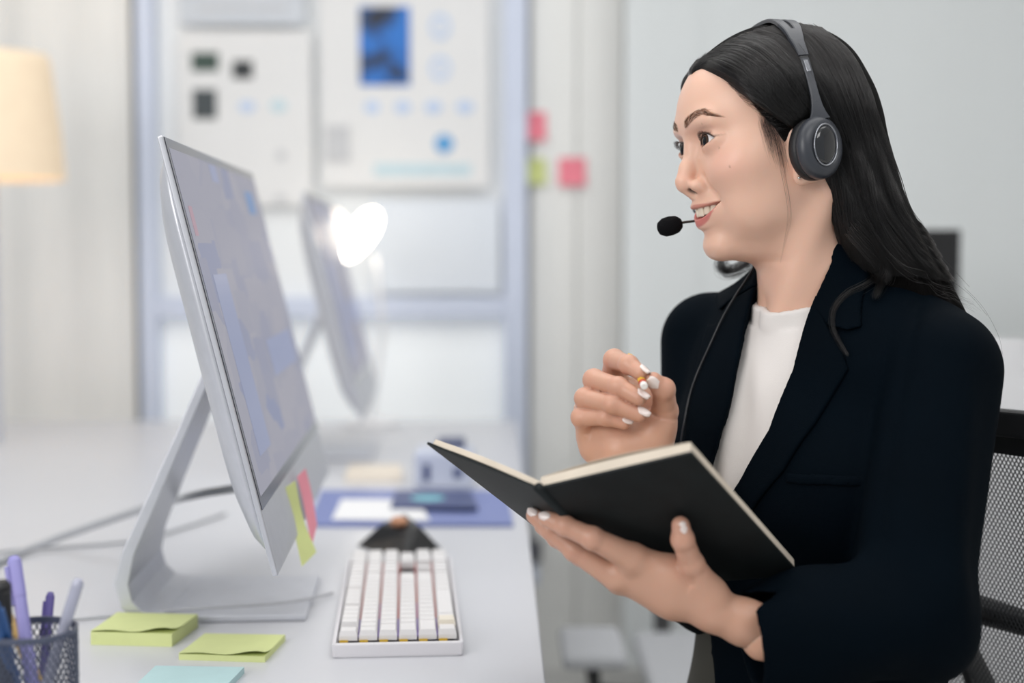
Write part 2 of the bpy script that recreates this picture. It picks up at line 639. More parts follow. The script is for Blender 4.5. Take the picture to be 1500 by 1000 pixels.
# ------------------------------------------------------------------ white bench desk
DZ = 0.74
M_desk = mat('white_laminate', rgb(205, 206, 211), rough=0.32, noise=0.012, nscale=5, spec=0.4)
M_alu = mat('brushed_aluminium', rgb(204, 206, 213), rough=0.38, metal=0.45, noise=0.03, nscale=60)
M_white = mat('white_plastic', rgb(236, 236, 238), rough=0.4, noise=0.01, nscale=20)
M_blackp = mat('black_plastic', (0.012, 0.012, 0.014, 1), rough=0.45, noise=0.1, nscale=20)
desk = empty('desk', 'long white bench desk with the keyboard and monitors on it', 'desk', loc=(-0.7, 2.0, 0))
ex0, ex1 = on_z(800, 1000, DZ), on_z(775, 780, DZ)
def edge_x(Y):
    return ex0[0] + (ex1[0] - ex0[0]) * (Y - ex0[1]) / (ex1[1] - ex0[1])
def slab(name, y0, y1, parent):
    poly = [(-1.55 + 0.7, y0 - 2.0, DZ - 0.028), (edge_x(y0) + 0.7, y0 - 2.0, DZ - 0.028), (edge_x(y1) + 0.7, y1 - 2.0, DZ - 0.028), (-1.55 + 0.7, y1 - 2.0, DZ - 0.028)]
    return MB().prism(poly, (0, 0, 0.028)).build(name, M_desk, parent, bevel=0.003)
slab('desktop', 0.92, 3.52, desk)
for (x, y) in ((-1.4, 1.0), (-0.08, 1.05), (-1.4, 3.15), (-0.10, 3.15)):
    MB().box((x + 0.7, y - 2.0, (DZ - 0.028) / 2), (0.05, 0.05, DZ - 0.028), bev=0.004).build('leg', M_white, desk)
MB().box((-0.75 + 0.7, 0, DZ - 0.06), (1.3, 0.03, 0.06), bev=0.003).build('crossbar', M_white, desk)

# ------------------------------------------------------------------ all-in-one monitors
WD = np.array([-0.0523, 1, 0]) / math.hypot(0.0523, 1)     # along the screen's width, away from the camera
ND = np.array([WD[1], -WD[0], 0])                          # where the screen faces
Kb, Kt = P(408, 843, 1.385), P(248, 203, 1.385)
PH = float(np.linalg.norm(Kt - Kb))
PW = 0.65
tilt = math.atan2(-float((Kt - Kb) @ ND), float((Kt - Kb)[2]))
org = Kb + WD * (PW / 2)
org = np.array([org[0], org[1], DZ])
dK = float((Kb - org)[2])                                   # height of the lower edge over the desk

def screen_mat(name, seed):
    m = bpy.data.materials.new(name)
    m.use_nodes = True
    nt = m.node_tree
    b = nt.nodes['Principled BSDF']
    b.inputs['Base Color'].default_value = (0.02, 0.02, 0.025, 1)
    b.inputs['Roughness'].default_value = 0.45
    tc = nn(nt, 'ShaderNodeTexCoord')
    mp = nn(nt, 'ShaderNodeMapping')
    mp.inputs['Location'].default_value = (seed, seed * 0.7, 0)
    mp.inputs['Scale'].default_value = (1, 9, 16)
    nt.links.new(tc.outputs['Object'], mp.inputs['Vector'])
    v = nn(nt, 'ShaderNodeTexVoronoi')
    v.distance = 'CHEBYCHEV'
    v.inputs['Scale'].default_value = 1.3
    nt.links.new(mp.outputs['Vector'], v.inputs['Vector'])
    cr = nn(nt, 'ShaderNodeValToRGB')
    cr.color_ramp.interpolation = 'EASE'
    e = cr.color_ramp.elements
    e[0].position, e[0].color = 0.0, rgb(172, 180, 214)
    e[1].position, e[1].color = 1.0, rgb(206, 204, 216)
    for p_, c_ in ((0.25, rgb(186, 188, 210)), (0.55, rgb(196, 196, 212))):
        k = e.new(p_)
        k.color = c_
    nt.links.new(v.outputs['Color'], cr.inputs['Fac'])
    nt.links.new(cr.outputs['Color'], b.inputs['Emission Color'])
    b.inputs['Emission Strength'].default_value = 0.68
    b.inputs['Specular IOR Level'].default_value = 0.15
    return m
M_screen = screen_mat('screen_page', 3.1)
M_icon = mat('screen_icon_blue', (0, 0, 0, 1), rough=0.3, emit=rgb(80, 144, 214), estr=0.62)
M_icon2 = mat('screen_panel_blue', (0, 0, 0, 1), rough=0.3, emit=rgb(164, 174, 216), estr=0.60)
M_icon3 = mat('screen_strip_pink', (0, 0, 0, 1), rough=0.3, emit=rgb(206, 160, 180), estr=0.60)
M_bezel = mat('black_glass_bezel', (0.03, 0.032, 0.045, 1), rough=0.15)

def build_monitor(name, label):
    """local frame: x where the screen faces, y along the width, z up; origin on the desk below the screen's lower edge"""
    root = empty(name, label, 'monitor')
    ct, st = math.cos(tilt), math.sin(tilt)
    def pl(a, b, n):
        """a along width from the near edge, b up the panel, n out of the glass"""
        return (-b * st + n * ct, a - PW / 2, dK + b * ct + n * st)
    def slabp(nm, a0, a1, b0, b1, n0, n1, m, parent=root, bev=0.0):
        q = [pl(a0, b0, n0), pl(a1, b0, n0), pl(a1, b1, n0), pl(a0, b1, n0)]
        v = Vector(pl(0, 0, n1)) - Vector(pl(0, 0, n0))
        return MB().prism(q, v).build(nm, m, parent, bevel=bev)
    chin = 0.066
    slabp('front_plate', 0, PW, 0, PH, -0.006, 0, M_alu, bev=0.002)
    scr = slabp('screen', 0.012, PW - 0.012, chin + 0.012, PH - 0.012, 0.0002, 0.0012, M_screen)
    slabp('bezel', 0.002, PW - 0.002, chin, PH - 0.002, -0.0005, 0.0008, M_bezel)
    slabp('screen_panel', 0.07, 0.16, 0.11, 0.30, 0.0013, 0.0015, M_icon2, scr)
    slabp('screen_panel', 0.34, 0.60, 0.17, 0.215, 0.0013, 0.0015, M_icon2, scr)
    slabp('screen_strip', 0.03, 0.05, 0.34, 0.37, 0.0013, 0.0015, M_icon3, scr)
    slabp('screen_icon', 0.50, 0.57, 0.375, 0.405, 0.0013, 0.0015, M_icon, scr)
    slabp('screen_icon', 0.24, 0.29, 0.405, 0.425, 0.0013, 0.0015, M_icon2, scr)
    # bulged back
    rings = []
    for k, (f, dep) in enumerate(((1.0, 0.006), (0.985, 0.012), (0.93, 0.022), (0.8, 0.034), (0.55, 0.044), (0.25, 0.048))):
        ring = []
        for a in np.linspace(0, 2 * math.pi, 40, endpoint=False):
            c, s = math.cos(a), math.sin(a)
            e_ = 0.28
            u = np.sign(c) * abs(c) ** e_
            v = np.sign(s) * abs(s) ** e_
            ring.append(pl(PW / 2 + u * PW / 2 * f, PH / 2 + v * PH / 2 * f, -dep))
        rings.append(ring)
    MB().rings(rings).build('back_shell', M_alu, root, smooth=True)
    # bent stand: flat foot, tight bend, arm leaning forward to the hinge
    hinge = Vector(pl(0, PH * 0.48, -0.046))
    prof = [(0.005, 0.0), (-0.150, 0.0), (-0.180, 0.004), (-0.199, 0.018), (-0.205, 0.042), (-0.198, 0.075), (hinge.x - 0.012, hinge.z - 0.01), (hinge.x, hinge.z + 0.01)]
    prof = [(0.005, 0.0046), (-0.155, 0.0048), (-0.180, 0.008), (-0.196, 0.022), (-0.202, 0.045), (-0.194, 0.080)]
    top = (hinge.x - 0.004, hinge.z)
    prof += [(prof[-1][0] + (top[0] - prof[-1][0]) * f, prof[-1][1] + (top[1] - prof[-1][1]) * f) for f in (0.33, 0.66, 1.0)]
    rings = []
    th = [0.0035, 0.0042, 0.006, 0.0075, 0.008, 0.007, 0.006, 0.0055, 0.0055]
    hw = [0.098, 0.100, 0.100, 0.100, 0.099, 0.097, 0.088, 0.080, 0.075]
    for i, (x, z) in enumerate(prof):
        a = Vector(prof[max(i - 1, 0)])
        b = Vector(prof[min(i + 1, len(prof) - 1)])
        t = (b - a).normalized()
        n = Vector((-t.y, t.x))
        rings.append([(x + n.x * th[i] * s, y, z + n.y * th[i] * s) for s, y in ((1, -hw[i]), (1, hw[i]), (-1, hw[i]), (-1, -hw[i]))])
    MB().rings(rings).build('stand', M_alu, root, bevel=0.0015)
    return root

def copy_tree(o, parent=None):
    c = o.copy()
    C.objects.link(c)
    c.parent = parent
    for ch in o.children:
        copy_tree(ch, c)
    return c
mon = build_monitor('computer_monitor', 'large silver all-in-one monitor with two paper flags on its lower edge')
yaw = math.atan2(ND[1], ND[0])
mon.location = tuple(org)
mon.rotation_euler = (0, 0, yaw)
mon['group'] = 'silver all-in-one monitors'
mon2 = copy_tree(mon)
mon2['label'] = 'second silver all-in-one monitor further back beside the glowing lamp'
K2 = P(446, 291, 2.60)
o2 = K2 + WD * PW / 2 + ND * math.sin(tilt) * PH
mon2.location = (o2[0], o2[1], DZ)

# paper flags on the chin of the near monitor
M_flagg = mat('flag_lime', rgb(212, 220, 150), rough=0.7, noise=0.03, nscale=30)
M_flagp = mat('flag_pink', rgb(238, 152, 168), rough=0.7, noise=0.03, nscale=30)
def ribbon(name, label, left, right, m):
    L, R = smooth_path(left, 14), smooth_path(right, 14)
    rings = []
    for a, b in zip(L, R):
        n = np.array([0.0006, -0.0004, 0])
        rings.append([a, b, b + n, a + n])
    o = MB().rings(rings).build(name, m, None, smooth=False)
    tag(o, label, 'paper flag')
    return o
ribbon('paper_flag', 'yellow green paper flag curling off the monitor chin', [P(418, 714, 1.575), P(428, 765, 1.578), P(442, 829, 1.555)], [P(432, 704, 1.605), P(444, 760, 1.61), P(463, 808, 1.60)], M_flagg)
ribbon('paper_flag', 'pink paper flag hanging off the monitor chin', [P(435, 698, 1.64), P(445, 740, 1.645), P(456, 800, 1.63)], [P(447, 686, 1.68), P(456, 722, 1.685), P(464, 768, 1.67)], M_flagp)
ribbon('paper_flag', 'darker green paper flag half hidden behind the other flags', [P(424, 745, 1.60), P(430, 775, 1.603), P(436, 797, 1.60)], [P(432, 740, 1.62), P(438, 775, 1.62), P(444, 800, 1.62)], mat('flag_green', rgb(172, 186, 100), rough=0.7, noise=0.03, nscale=30))

# cables
M_cable = mat('white_cable', rgb(178, 180, 184), rough=0.5, noise=0.02, nscale=40)
def cable(label, pts, r, n=60):
    o = MB().tube(smooth_path(pts, n), r, 10).build('cable', M_cable, None, smooth=True)
    return tag(o, label, 'cable')
cable('thick white power cable running back from the monitor', [P(362, 713, 1.70), P(340, 716, 1.74), P(290, 724, 1.80), P(225, 740, 1.86), P(150, 765, 1.93), P(60, 797, on_z(60, 805, DZ)[1] + 0.0), on_z(-40, 838, DZ + 0.005)], 0.0055)
cable('thin white cable lying across the monitor foot to the keyboard', [on_z(487, 868, DZ + 0.003), on_z(455, 876, DZ + 0.012), on_z(400, 884, DZ + 0.014), on_z(320, 889, DZ + 0.014), on_z(240, 894, DZ + 0.010), on_z(170, 901, DZ + 0.003), on_z(90, 908, DZ + 0.003), on_z(-30, 912, DZ + 0.003)], 0.0016)
cable('thin white cable lying loose behind the monitor stand', [on_z(330, 752, DZ + 0.003), on_z(270, 772, DZ + 0.003), on_z(205, 790, DZ + 0.003), on_z(120, 799, DZ + 0.003), on_z(40, 803, DZ + 0.003), on_z(-30, 812, DZ + 0.003)], 0.0022)

# ------------------------------------------------------------------ keyboard
kn0, kn1 = on_z(498, 962, DZ), on_z(668, 962, DZ)
kc = (kn0 + kn1) / 2
KD = np.array([-0.075, 1, 0]) / math.hypot(0.075, 1)
KX = np.array([KD[1], -KD[0], 0])
KWID = 0.136
kf = on_z(582, 803, DZ + 0.026)
KL = float((kf - kc) @ KD)
kb = empty('keyboard', 'white mechanical keyboard with coloured backlight seen from its end', 'keyboard', loc=tuple(kc), rotz=math.atan2(KX[1], KX[0]))
M_kcase = mat('keyboard_case', rgb(226, 224, 228), rough=0.4, noise=0.01, nscale=20)
M_key = mat('keycap_white', rgb(232, 230, 230), rough=0.45, noise=0.015, nscale=40)
M_keyc = mat('keycap_cream', rgb(236, 228, 212), rough=0.45, noise=0.015, nscale=40)
M_plate = mat('keyboard_plate', (0.03, 0.022, 0.03, 1), rough=0.5)
case = MB()
hw_, z1 = KWID / 2, 0.013
rings = []
for (y, ins, zt) in ((-0.0, 0.004, z1), (KL, 0.004, z1)):
    rings.append([(-hw_ + 0.006, y, 0.0), (hw_ - 0.006, y, 0.0), (hw_, y, 0.007), (hw_, y, z1 + 0.002), (hw_ - 0.004, y, z1 + 0.002), (hw_ - 0.004, y, z1 - 0.002), (-hw_ + 0.004, y, z1 - 0.002), (-hw_ + 0.004, y, z1 + 0.002), (-hw_, y, z1 + 0.002), (-hw_, y, 0.007)])
MB().rings(rings).build('case', M_kcase, kb, bevel=0.001)
MB().box((0, 0.0028, z1 * 0.5 + 0.001), (KWID - 0.001, 0.006, z1 + 0.002), bev=0.002).build('end_wall', M_kcase, kb)
MB().box((0, KL / 2, z1 - 0.0015), (KWID - 0.01, KL - 0.012, 0.001)).build('switch_plate', M_plate, kb)
GLOW = [(235, 190, 40), (220, 70, 60), (200, 70, 150), (120, 80, 190), (230, 90, 60)]
M_glow = [mat('backlight_%s' % n_, (0, 0, 0, 1), emit=rgb(*c_), estr=0.7) for n_, c_ in zip(('yellow', 'red', 'magenta', 'violet', 'orange'), GLOW)]
U = (KL - 0.016) / 22.5
pitch = (KWID - 0.012) / 6
ROWS = [  # from the far side (function row) to the user's side, as key widths from the near end
    [1, -1, 1, 1, 1, 1, -0.5, 1, 1, 1, 1, -0.5, 1, 1, 1, 1, -0.25, 1, 1, 1, -0.25, 1, 1, 1, 1],
    [1] * 13 + [2, -0.25, 1, 1, 1, -0.25, 1, 1, 1, 1],
    [1.5] + [1] * 12 + [1.5, -0.25, 1, 1, 1, -0.25, 1, 1, 1, 1],
    [1.75] + [1] * 11 + [2.25, -3.5, 1, 1, 1],
    [2.25] + [1] * 10 + [2.75, -1.25, 1, -1.25, 1, 1, 1, 1],
    [1.25, 1.25, 1.25, 6.25, 1.25, 1.25, 1.25, 1.25, -0.25, 1, 1, 1, -0.25, 2, 1, 1]]
kmesh = {}
for r, row in enumerate(ROWS):
    xk = -KWID / 2 + 0.006 + pitch * (r + 0.5)
    y = 0.009
    for k, wk in enumerate(row):
        if wk < 0:
            y += -wk * U
            continue
        ln = wk * U - 0.0007
        key = round(wk, 2)
        cream = r == 5 and k == 1
        if (key, cream) not in kmesh:
            wd2, h0 = pitch / 2 - 0.0008, 0.0105
            a = [(-wd2, -ln / 2, 0), (wd2, -ln / 2, 0), (wd2, ln / 2, 0), (-wd2, ln / 2, 0)]
            b = [(-wd2, -ln / 2, 0.005), (wd2, -ln / 2, 0.005), (wd2, ln / 2, 0.005), (-wd2, ln / 2, 0.005)]
            c = [(-wd2 + 0.0018, -ln / 2 + 0.0014, h0), (wd2 - 0.0018, -ln / 2 + 0.0014, h0), (wd2 - 0.0018, ln / 2 - 0.0014, h0), (-wd2 + 0.0018, ln / 2 - 0.0014, h0)]
            o = MB().rings([a, b, c]).build('key', M_keyc if cream else M_key, kb)
            kmesh[(key, cream)] = o.data
        else:
            o = link(bpy.data.objects.new('key', kmesh[(key, cream)]), kb)
        o.location = (xk, y + wk * U / 2, z1 + 0.0025 + (0.004 if cream else 0.0))
        y += wk * U
for r in range(6):
    xk = -KWID / 2 + 0.006 + pitch * (r + 0.5)
    MB().box((xk - pitch * 0.22, 0.0075, z1 + 0.0024), (pitch * 0.42, 0.002, 0.0022)).build('backlight_strip', M_glow[0], kb)
for r in range(5):
    xk = -KWID / 2 + 0.006 + pitch * (r + 1)
    for s, (ya, yb, gi) in enumerate(((0.03, 0.10, 3), (0.10, 0.17, 1 + r % 2), (0.17, 0.28, 4), (0.28, KL - 0.03, 1))):
        MB().box((xk, (ya + yb) / 2, z1 + 0.0008), (0.0016, yb - ya, 0.001)).build('backlight_strip', M_glow[gi], kb)

# ------------------------------------------------------------------ sticky note pads on the desk
M_pad = [mat('pad_lime', rgb(216, 224, 158), rough=0.75, noise=0.02, nscale=60), mat('pad_aqua', rgb(184, 214, 216), rough=0.75, noise=0.02, nscale=60)]
def note_pad(label, corners, thick, m, curl):
    """pad from its four corners on the desk (near-left, near-right, far-right, far-left)"""
    c = [on_z(x, y, DZ) for x, y in corners]
    o = empty('sticky_note_pad', label, 'note pad', loc=tuple((c[0] + c[2]) / 2), group='sticky note pads on the desk')
    q = [p - (c[0] + c[2]) / 2 for p in c]
    MB().prism(q, (0, 0, thick)).build('pad_block', m, o)
    # top sheet with a lifted edge
    rings = []
    for v in np.linspace(0, 1, 12):
        a = q[0] * (1 - v) + q[3] * v
        b = q[1] * (1 - v) + q[2] * v
        ring, ring2 = [], []
        for u in np.linspace(0, 1, 12):
            p = a * (1 - u) + b * u
            lift = curl * max(0, 1 - v * 2.2) ** 2 * (0.6 + 0.4 * math.sin(u * 9)) * (0.2 + u if curl > 0.004 else 1)
            ring.append(p + np.array([0, 0, thick + 0.0006 + lift]))
            ring2.append(p + np.array([0, 0, thick + 0.0002 + lift]))
        rings.append(ring + ring2[::-1])
    MB().rings(rings).build('top_sheet', m, o)
    return o
note_pad('thick yellow green sticky note pad beside the monitor foot', [(133, 944), (252, 947), (290, 918), (172, 915)], 0.014, M_pad[0], 0.006)
note_pad('thin yellow green sticky note pad with a wavy top sheet', [(262, 966), (388, 970), (418, 938), (300, 936)], 0.006, M_pad[0], 0.005)
note_pad('pale aqua sticky note pad at the very front of the desk', [(196, 1015), (330, 1015), (358, 986), (228, 984)], 0.006, M_pad[1], 0.0)

# ------------------------------------------------------------------ pen cup
M_steel = mat('dark_mesh_steel', rgb(92, 98, 116), rough=0.4, metal=0.6)
cupc = P(48, 985, 1.17)
cupb = np.array([cupc[0], cupc[1], DZ])
cup = empty('pen_cup', 'dark wire mesh pen cup at the corner of the desk', 'pen cup', loc=tuple(cupb))
CR, CH = 0.036, 0.112
MB().lathe([(CR, 0), (CR, 0.006), (CR - 0.002, 0.006), (CR - 0.002, 0.002), (0.002, 0.002)], 40).build('base', M_steel, cup)
MB().lathe([(CR, CH - 0.005), (CR + 0.001, CH), (CR - 0.0015, CH), (CR - 0.002, CH - 0.005)], 40, caps=(False, False)).build('rim', M_steel, cup)
mb = MB()
for sgn in (1, -1):
    for k in range(44):
        a0 = 2 * math.pi * k / 44
        mb.tube([(CR * math.cos(a0 + sgn * t * 1.6), CR * math.sin(a0 + sgn * t * 1.6), 0.004 + t * (CH - 0.006)) for t in np.linspace(0, 1, 9)], 0.0007, 4)
net = mb.build('wire_net', M_steel, cup)
net['kind'] = 'stuff'
def pen(label, tip, r, m, m2, name='pen', turn=0.0):
    """pen leaning on the cup's rim, from its foot inside the cup to its visible end"""
    tip = np.asarray(tip)
    h = tip - cupb
    ang = math.atan2(h[1], h[0]) + turn
    rim = cupb + np.array([math.cos(ang) * (CR - 0.003 - r * 1.4), math.sin(ang) * (CR - 0.003 - r * 1.4), CH])
    k = (rim[2] - (DZ + 0.006)) / max(tip[2] - rim[2], 0.01)
    a = rim - (tip - rim) * k
    off = (a - cupb)[:2]
    lim = CR - 0.004 - r
    if np.linalg.norm(off) > lim:
        a[:2] = cupb[:2] + off / np.linalg.norm(off) * lim
    d = tip - a
    ln = np.linalg.norm(d)
    o = empty(name, label, 'pen', loc=tuple(a))
    o.rotation_euler = Vector(tuple(d)).to_track_quat('Z', 'Y').to_euler()
    MB().lathe([(r * 0.4, 0), (r, 0.012), (r, ln - 0.02)], 14).build('barrel', m, o, smooth=False)
    MB().lathe([(r * 1.06, ln - 0.035), (r * 1.06, ln - 0.004), (r * 0.7, ln)], 14).build('cap', m2, o)
    MB().box((r * 1.3, 0, ln - 0.025), (r * 0.5, r * 0.8, 0.034), bev=r * 0.1).build('clip', m2, o)
    return o
M_lav = mat('lavender_plastic', rgb(150, 146, 206), rough=0.4, noise=0.03, nscale=40)
M_lav2 = mat('purple_plastic', rgb(84, 74, 140), rough=0.4, noise=0.03, nscale=40)
M_clearp = mat('clear_grey_plastic', rgb(176, 178, 196), rough=0.25, spec=0.6)
M_blue = mat('blue_plastic', rgb(40, 84, 140), rough=0.4, noise=0.03, nscale=40)
M_tan = mat('tan_plastic', rgb(220, 186, 120), rough=0.45, noise=0.03, nscale=40)
pen('black marker leaning over the rim of the pen cup', P(2, 850, 1.150), 0.0070, M_blackp, M_blackp)
pen('grey clear pen tilting out of the pen cup', P(116, 848, 1.165), 0.0046, M_clearp, M_clearp)
pen('lavender pen standing upright in the pen cup', P(20, 815, 1.205), 0.0056, M_lav, M_lav)
pen('blue pen low at the near side of the pen cup', P(-12, 880, 1.120), 0.0050, M_blue, M_blue, turn=-0.5)
pen('tan pen beside the black marker', P(-8, 862, 1.185), 0.0045, M_tan, M_tan, turn=-0.7)
pen('short purple pen poking out at the back of the pen cup', P(74, 868, 1.235), 0.0036, M_lav2, M_lav2, turn=-0.3)

# ------------------------------------------------------------------ black faceted holder behind the keyboard
bc = on_z(588, 806, DZ)
hold = empty('phone_stand', 'small black faceted stand behind the keyboard', 'stand', loc=tuple(bc))
base = [on_z(523, 799, DZ) - bc, on_z(590, 824, DZ) - bc, on_z(648, 805, DZ) - bc, on_z(585, 786, DZ) - bc]
topq = [np.array([base[0][0] * 0.45, base[0][1] * 0.5, 0.034]), np.array([base[1][0], base[1][1] * 0.3, 0.028]), np.array([base[2][0] * 0.45, base[2][1] * 0.5, 0.034]), np.array([0, base[3][1] * 0.7, 0.040])]
MB().rings([base, topq]).build('body', M_blackp, hold, bevel=0.001)
MB().lathe([(0.012, 0.034), (0.013, 0.040), (0.009, 0.045), (0.002, 0.047)], 18, Matrix.Translation((-0.004, 0.01, 0))).build('knob', mat('copper_knob', rgb(206, 150, 116), rough=0.4, noise=0.03, nscale=40), hold, smooth=True)

# ------------------------------------------------------------------ things on the far half of the desk
M_navyb = mat('blue_mat', rgb(122, 134, 186), rough=0.5, noise=0.04, nscale=12)
M_deepb = mat('dark_blue_cover', rgb(66, 78, 122), rough=0.5, noise=0.06, nscale=14)
M_tealp = mat('teal_print', rgb(120, 186, 200), rough=0.5, noise=0.06, nscale=30)
M_paper = mat('office_paper', rgb(236, 236, 238), rough=0.8, noise=0.01, nscale=10)
M_cream = mat('cream_paper', rgb(232, 222, 208), rough=0.8, noise=0.02, nscale=10)
def desk_slab(name, label, cat, corners, z0, t, m, bev=0.001, group=None):
    c = [on_z(x, y, DZ + z0) for x, y in corners]
    mid = sum(c) / 4
    o = MB().prism([p - mid for p in c], (0, 0, t)).build(name, m, None, bevel=bev)
    o.location = tuple(mid)
    tag(o, label, cat, group)
    return o
desk_slab('desk_mat', 'blue desk mat lying across the far half of the desk', 'desk mat', [(452, 772), (752, 772), (742, 722), (470, 722)], 0.0, 0.006, M_navyb)
desk_slab('paper_sheet', 'white paper lying on the blue desk mat', 'paper', [(486, 762), (630, 764), (612, 734), (500, 733)], 0.0065, 0.003, M_paper)
o = desk_slab('magazine', 'dark blue magazine with a teal disc on the desk mat', 'magazine', [(572, 745), (700, 747), (690, 723), (580, 722)], 0.0100, 0.005, M_deepb)
mm = MB().lathe([(0.028, 0.0051), (0.028, 0.0056)], 24, Matrix.Translation((-0.01, 0.0, 0))).build('printed_disc', M_tealp, o)
desk_slab('paper_stack', 'low stack of cream paper beside the far monitor', 'paper', [(505, 706), (590, 706), (588, 690), (512, 690)], 0.0, 0.014, M_cream)
bx = on_z(650, 716, DZ)
dev = empty('label_printer', 'pale grey desk device with a dark top behind the notebook', 'device', loc=tuple(bx))
MB().box((0, 0.04, 0.034), (0.105, 0.09, 0.068), bev=0.008, seg=3).build('body', mat('pale_blue_plastic', rgb(198, 204, 220), rough=0.45, noise=0.02, nscale=20), dev)
MB().box((0.012, 0.04, 0.076), (0.05, 0.05, 0.02), bev=0.005).build('top_cover', mat('slate_plastic', rgb(96, 102, 128), rough=0.4, noise=0.05, nscale=20), dev)
MB().box((-0.03, -0.006, 0.03), (0.012, 0.004, 0.03), bev=0.001).build('slot', M_deepb, dev)
MB().box((0.025, -0.006, 0.03), (0.016, 0.004, 0.016), bev=0.001).build('button', M_deepb, dev)

# desk lamp with two bright heads seen beyond the far monitor
lp_ = P(530, 343, 3.40)
lamp = empty('desk_lamp', 'white desk lamp with a glowing head and a small second bulb', 'lamp', loc=(lp_[0] + 0.02, lp_[1], DZ))
M_bulb = mat('lamp_glow', (1, 1, 1, 1), emit=(1.0, 0.90, 0.74, 1), estr=14)
M_bulb2 = mat('lamp_glow_warm', (1, 1, 1, 1), emit=(1.0, 0.78, 0.58, 1), estr=1.3)
hz = lp_[2] - DZ
MB().lathe([(0.07, 0), (0.07, 0.012), (0.05, 0.018), (0.012, 0.02)], 30).build('base', M_white, lamp)
MB().tube([(0, 0, 0.018), (0.03, 0, hz * 0.5), (0.012, 0.03, hz - 0.05)], 0.006, 10).build('arm', M_white, lamp)
rot = Matrix.Rotation(math.radians(32), 4, 'Y')
MB().lathe([(0.004, -0.072), (0.018, -0.054), (0.027, -0.018), (0.030, 0.014), (0.026, 0.042), (0.016, 0.060), (0.003, 0.068)], 28, Matrix.Translation((-0.02, 0, hz)) @ rot).build('bulb', M_bulb, lamp, smooth=True)
MB().lathe([(0.003, -0.030), (0.014, -0.020), (0.018, 0.0), (0.014, 0.020), (0.003, 0.030)], 24, Matrix.Translation((-0.078, 0.01, hz + 0.034)) @ Matrix.Rotation(math.radians(-38), 4, 'Y')).build('small_bulb', M_bulb2, lamp, smooth=True)
MB().tube([(-0.02, 0.03, hz), (-0.05, 0.03, hz + 0.012), (-0.072, 0.022, hz + 0.03)], 0.004, 8).build('bracket', M_white, lamp)

# floor lamp by the curtain
fl = on_y(-12, 262, 3.1)
flamp = empty('floor_lamp', 'floor lamp with a glowing cream fabric shade by the curtain', 'lamp', loc=(fl[0], 3.1, 0))
zb_, zt_ = on_y(0, 262, 3.1)[2], on_y(0, 80, 3.1)[2]
sc_ = 3.1 / FPX
M_shade = mat('cream_lamp_shade', rgb(238, 220, 194), rough=0.8, emit=rgb(255, 212, 160), estr=0.16, noise=0.03, nscale=30)
MB().lathe([(104 * sc_, zb_), (98 * sc_, zb_ + (zt_ - zb_) * 0.4), (86 * sc_, zt_ - 0.02), (82 * sc_, zt_), (80 * sc_, zt_ - 0.004), (84 * sc_, zt_ - 0.024), (96 * sc_, zb_ + (zt_ - zb_) * 0.4), (102 * sc_, zb_)], 48, caps=(False, False)).build('lamp_shade', M_shade, flamp, smooth=True)
MB().tube([(0, 0, 0.02), (0, 0, zb_ + 0.1)], 0.011, 12).build('pole', M_alu, flamp)
MB().lathe([(0.14, 0), (0.14, 0.012), (0.10, 0.022), (0.012, 0.026)], 36).build('base', M_alu, flamp)
MB().lathe([(0.012, zb_ + 0.09), (0.03, zb_ + 0.12), (0.034, zb_ + 0.16), (0.02, zb_ + 0.19), (0.003, zb_ + 0.2)], 20).build('bulb', M_bulb2, flamp, smooth=True)
for k in range(3):
    a = k * 2.094
    MB().tube([(0, 0, zb_ + 0.085), (100 * sc_ * math.cos(a), 100 * sc_ * math.sin(a), zb_ + 0.02)], 0.002, 6).build('shade_carrier', M_alu, flamp)
ld = bpy.data.lights.new('floor_lamp_light', 'POINT')
ld.energy = 2.4
ld.color = (1.0, 0.84, 0.64)
ld.shadow_soft_size = 0.05
lo_ = link(bpy.data.objects.new('floor_lamp_light', ld), flamp)
lo_.location = (0, 0, zb_ + 0.22)

# ------------------------------------------------------------------ the woman: head
HF = Frame((0, 0, 0), math.radians(13.5), math.radians(4))
HF.o = P(989, 268, 1.40) - np.array([108.5, 0, -30.4]) @ HF.M / 1000

def ramp(z, zs, vs):
    return np.interp(z, zs, vs)

def cubic(zs, vs):
    """smooth table: dense Catmull-Rom resample for np.interp"""
    zs = np.array(zs, float)
    vs = np.array(vs, float)
    m = np.gradient(vs, zs)
    zz = np.linspace(zs[0], zs[-1], 400)
    i = np.clip(np.searchsorted(zs, zz) - 1, 0, len(zs) - 2)
    h = zs[i + 1] - zs[i]
    t = (zz - zs[i]) / h
    v = (2 * t ** 3 - 3 * t ** 2 + 1) * vs[i] + (t ** 3 - 2 * t ** 2 + t) * h * m[i] + (-2 * t ** 3 + 3 * t ** 2) * vs[i + 1] + (t ** 3 - t ** 2) * h * m[i + 1]
    return zz, v

FZ = [-110, -104, -97, -88, -79, -70, -58, -46, -32, -18, -4, 10, 24, 38, 52, 68, 84, 100, 112]
T_front = cubic(FZ, [38, 60, 70.5, 74, 75.8, 78, 81, 83, 86, 88, 90.5, 94, 98, 99.5, 97.5, 91.5, 81, 62, 34])
T_half = cubic(FZ, [20, 28, 34.5, 41, 46.5, 52, 57, 61, 65, 67.5, 69, 69.5, 70, 70.5, 70.5, 69, 64, 52, 34])
T_pow = cubic(FZ, [2.0, 2.0, 2.0, 2.0, 1.95, 1.88, 1.82, 1.82, 1.88, 1.95, 2.0, 2.1, 2.2, 2.25, 2.2, 2.1, 2.0, 2.0, 2.0])
XM = 4.0
EYE = np.array([78.6, 31.0, 7.0])
ER = 12.0

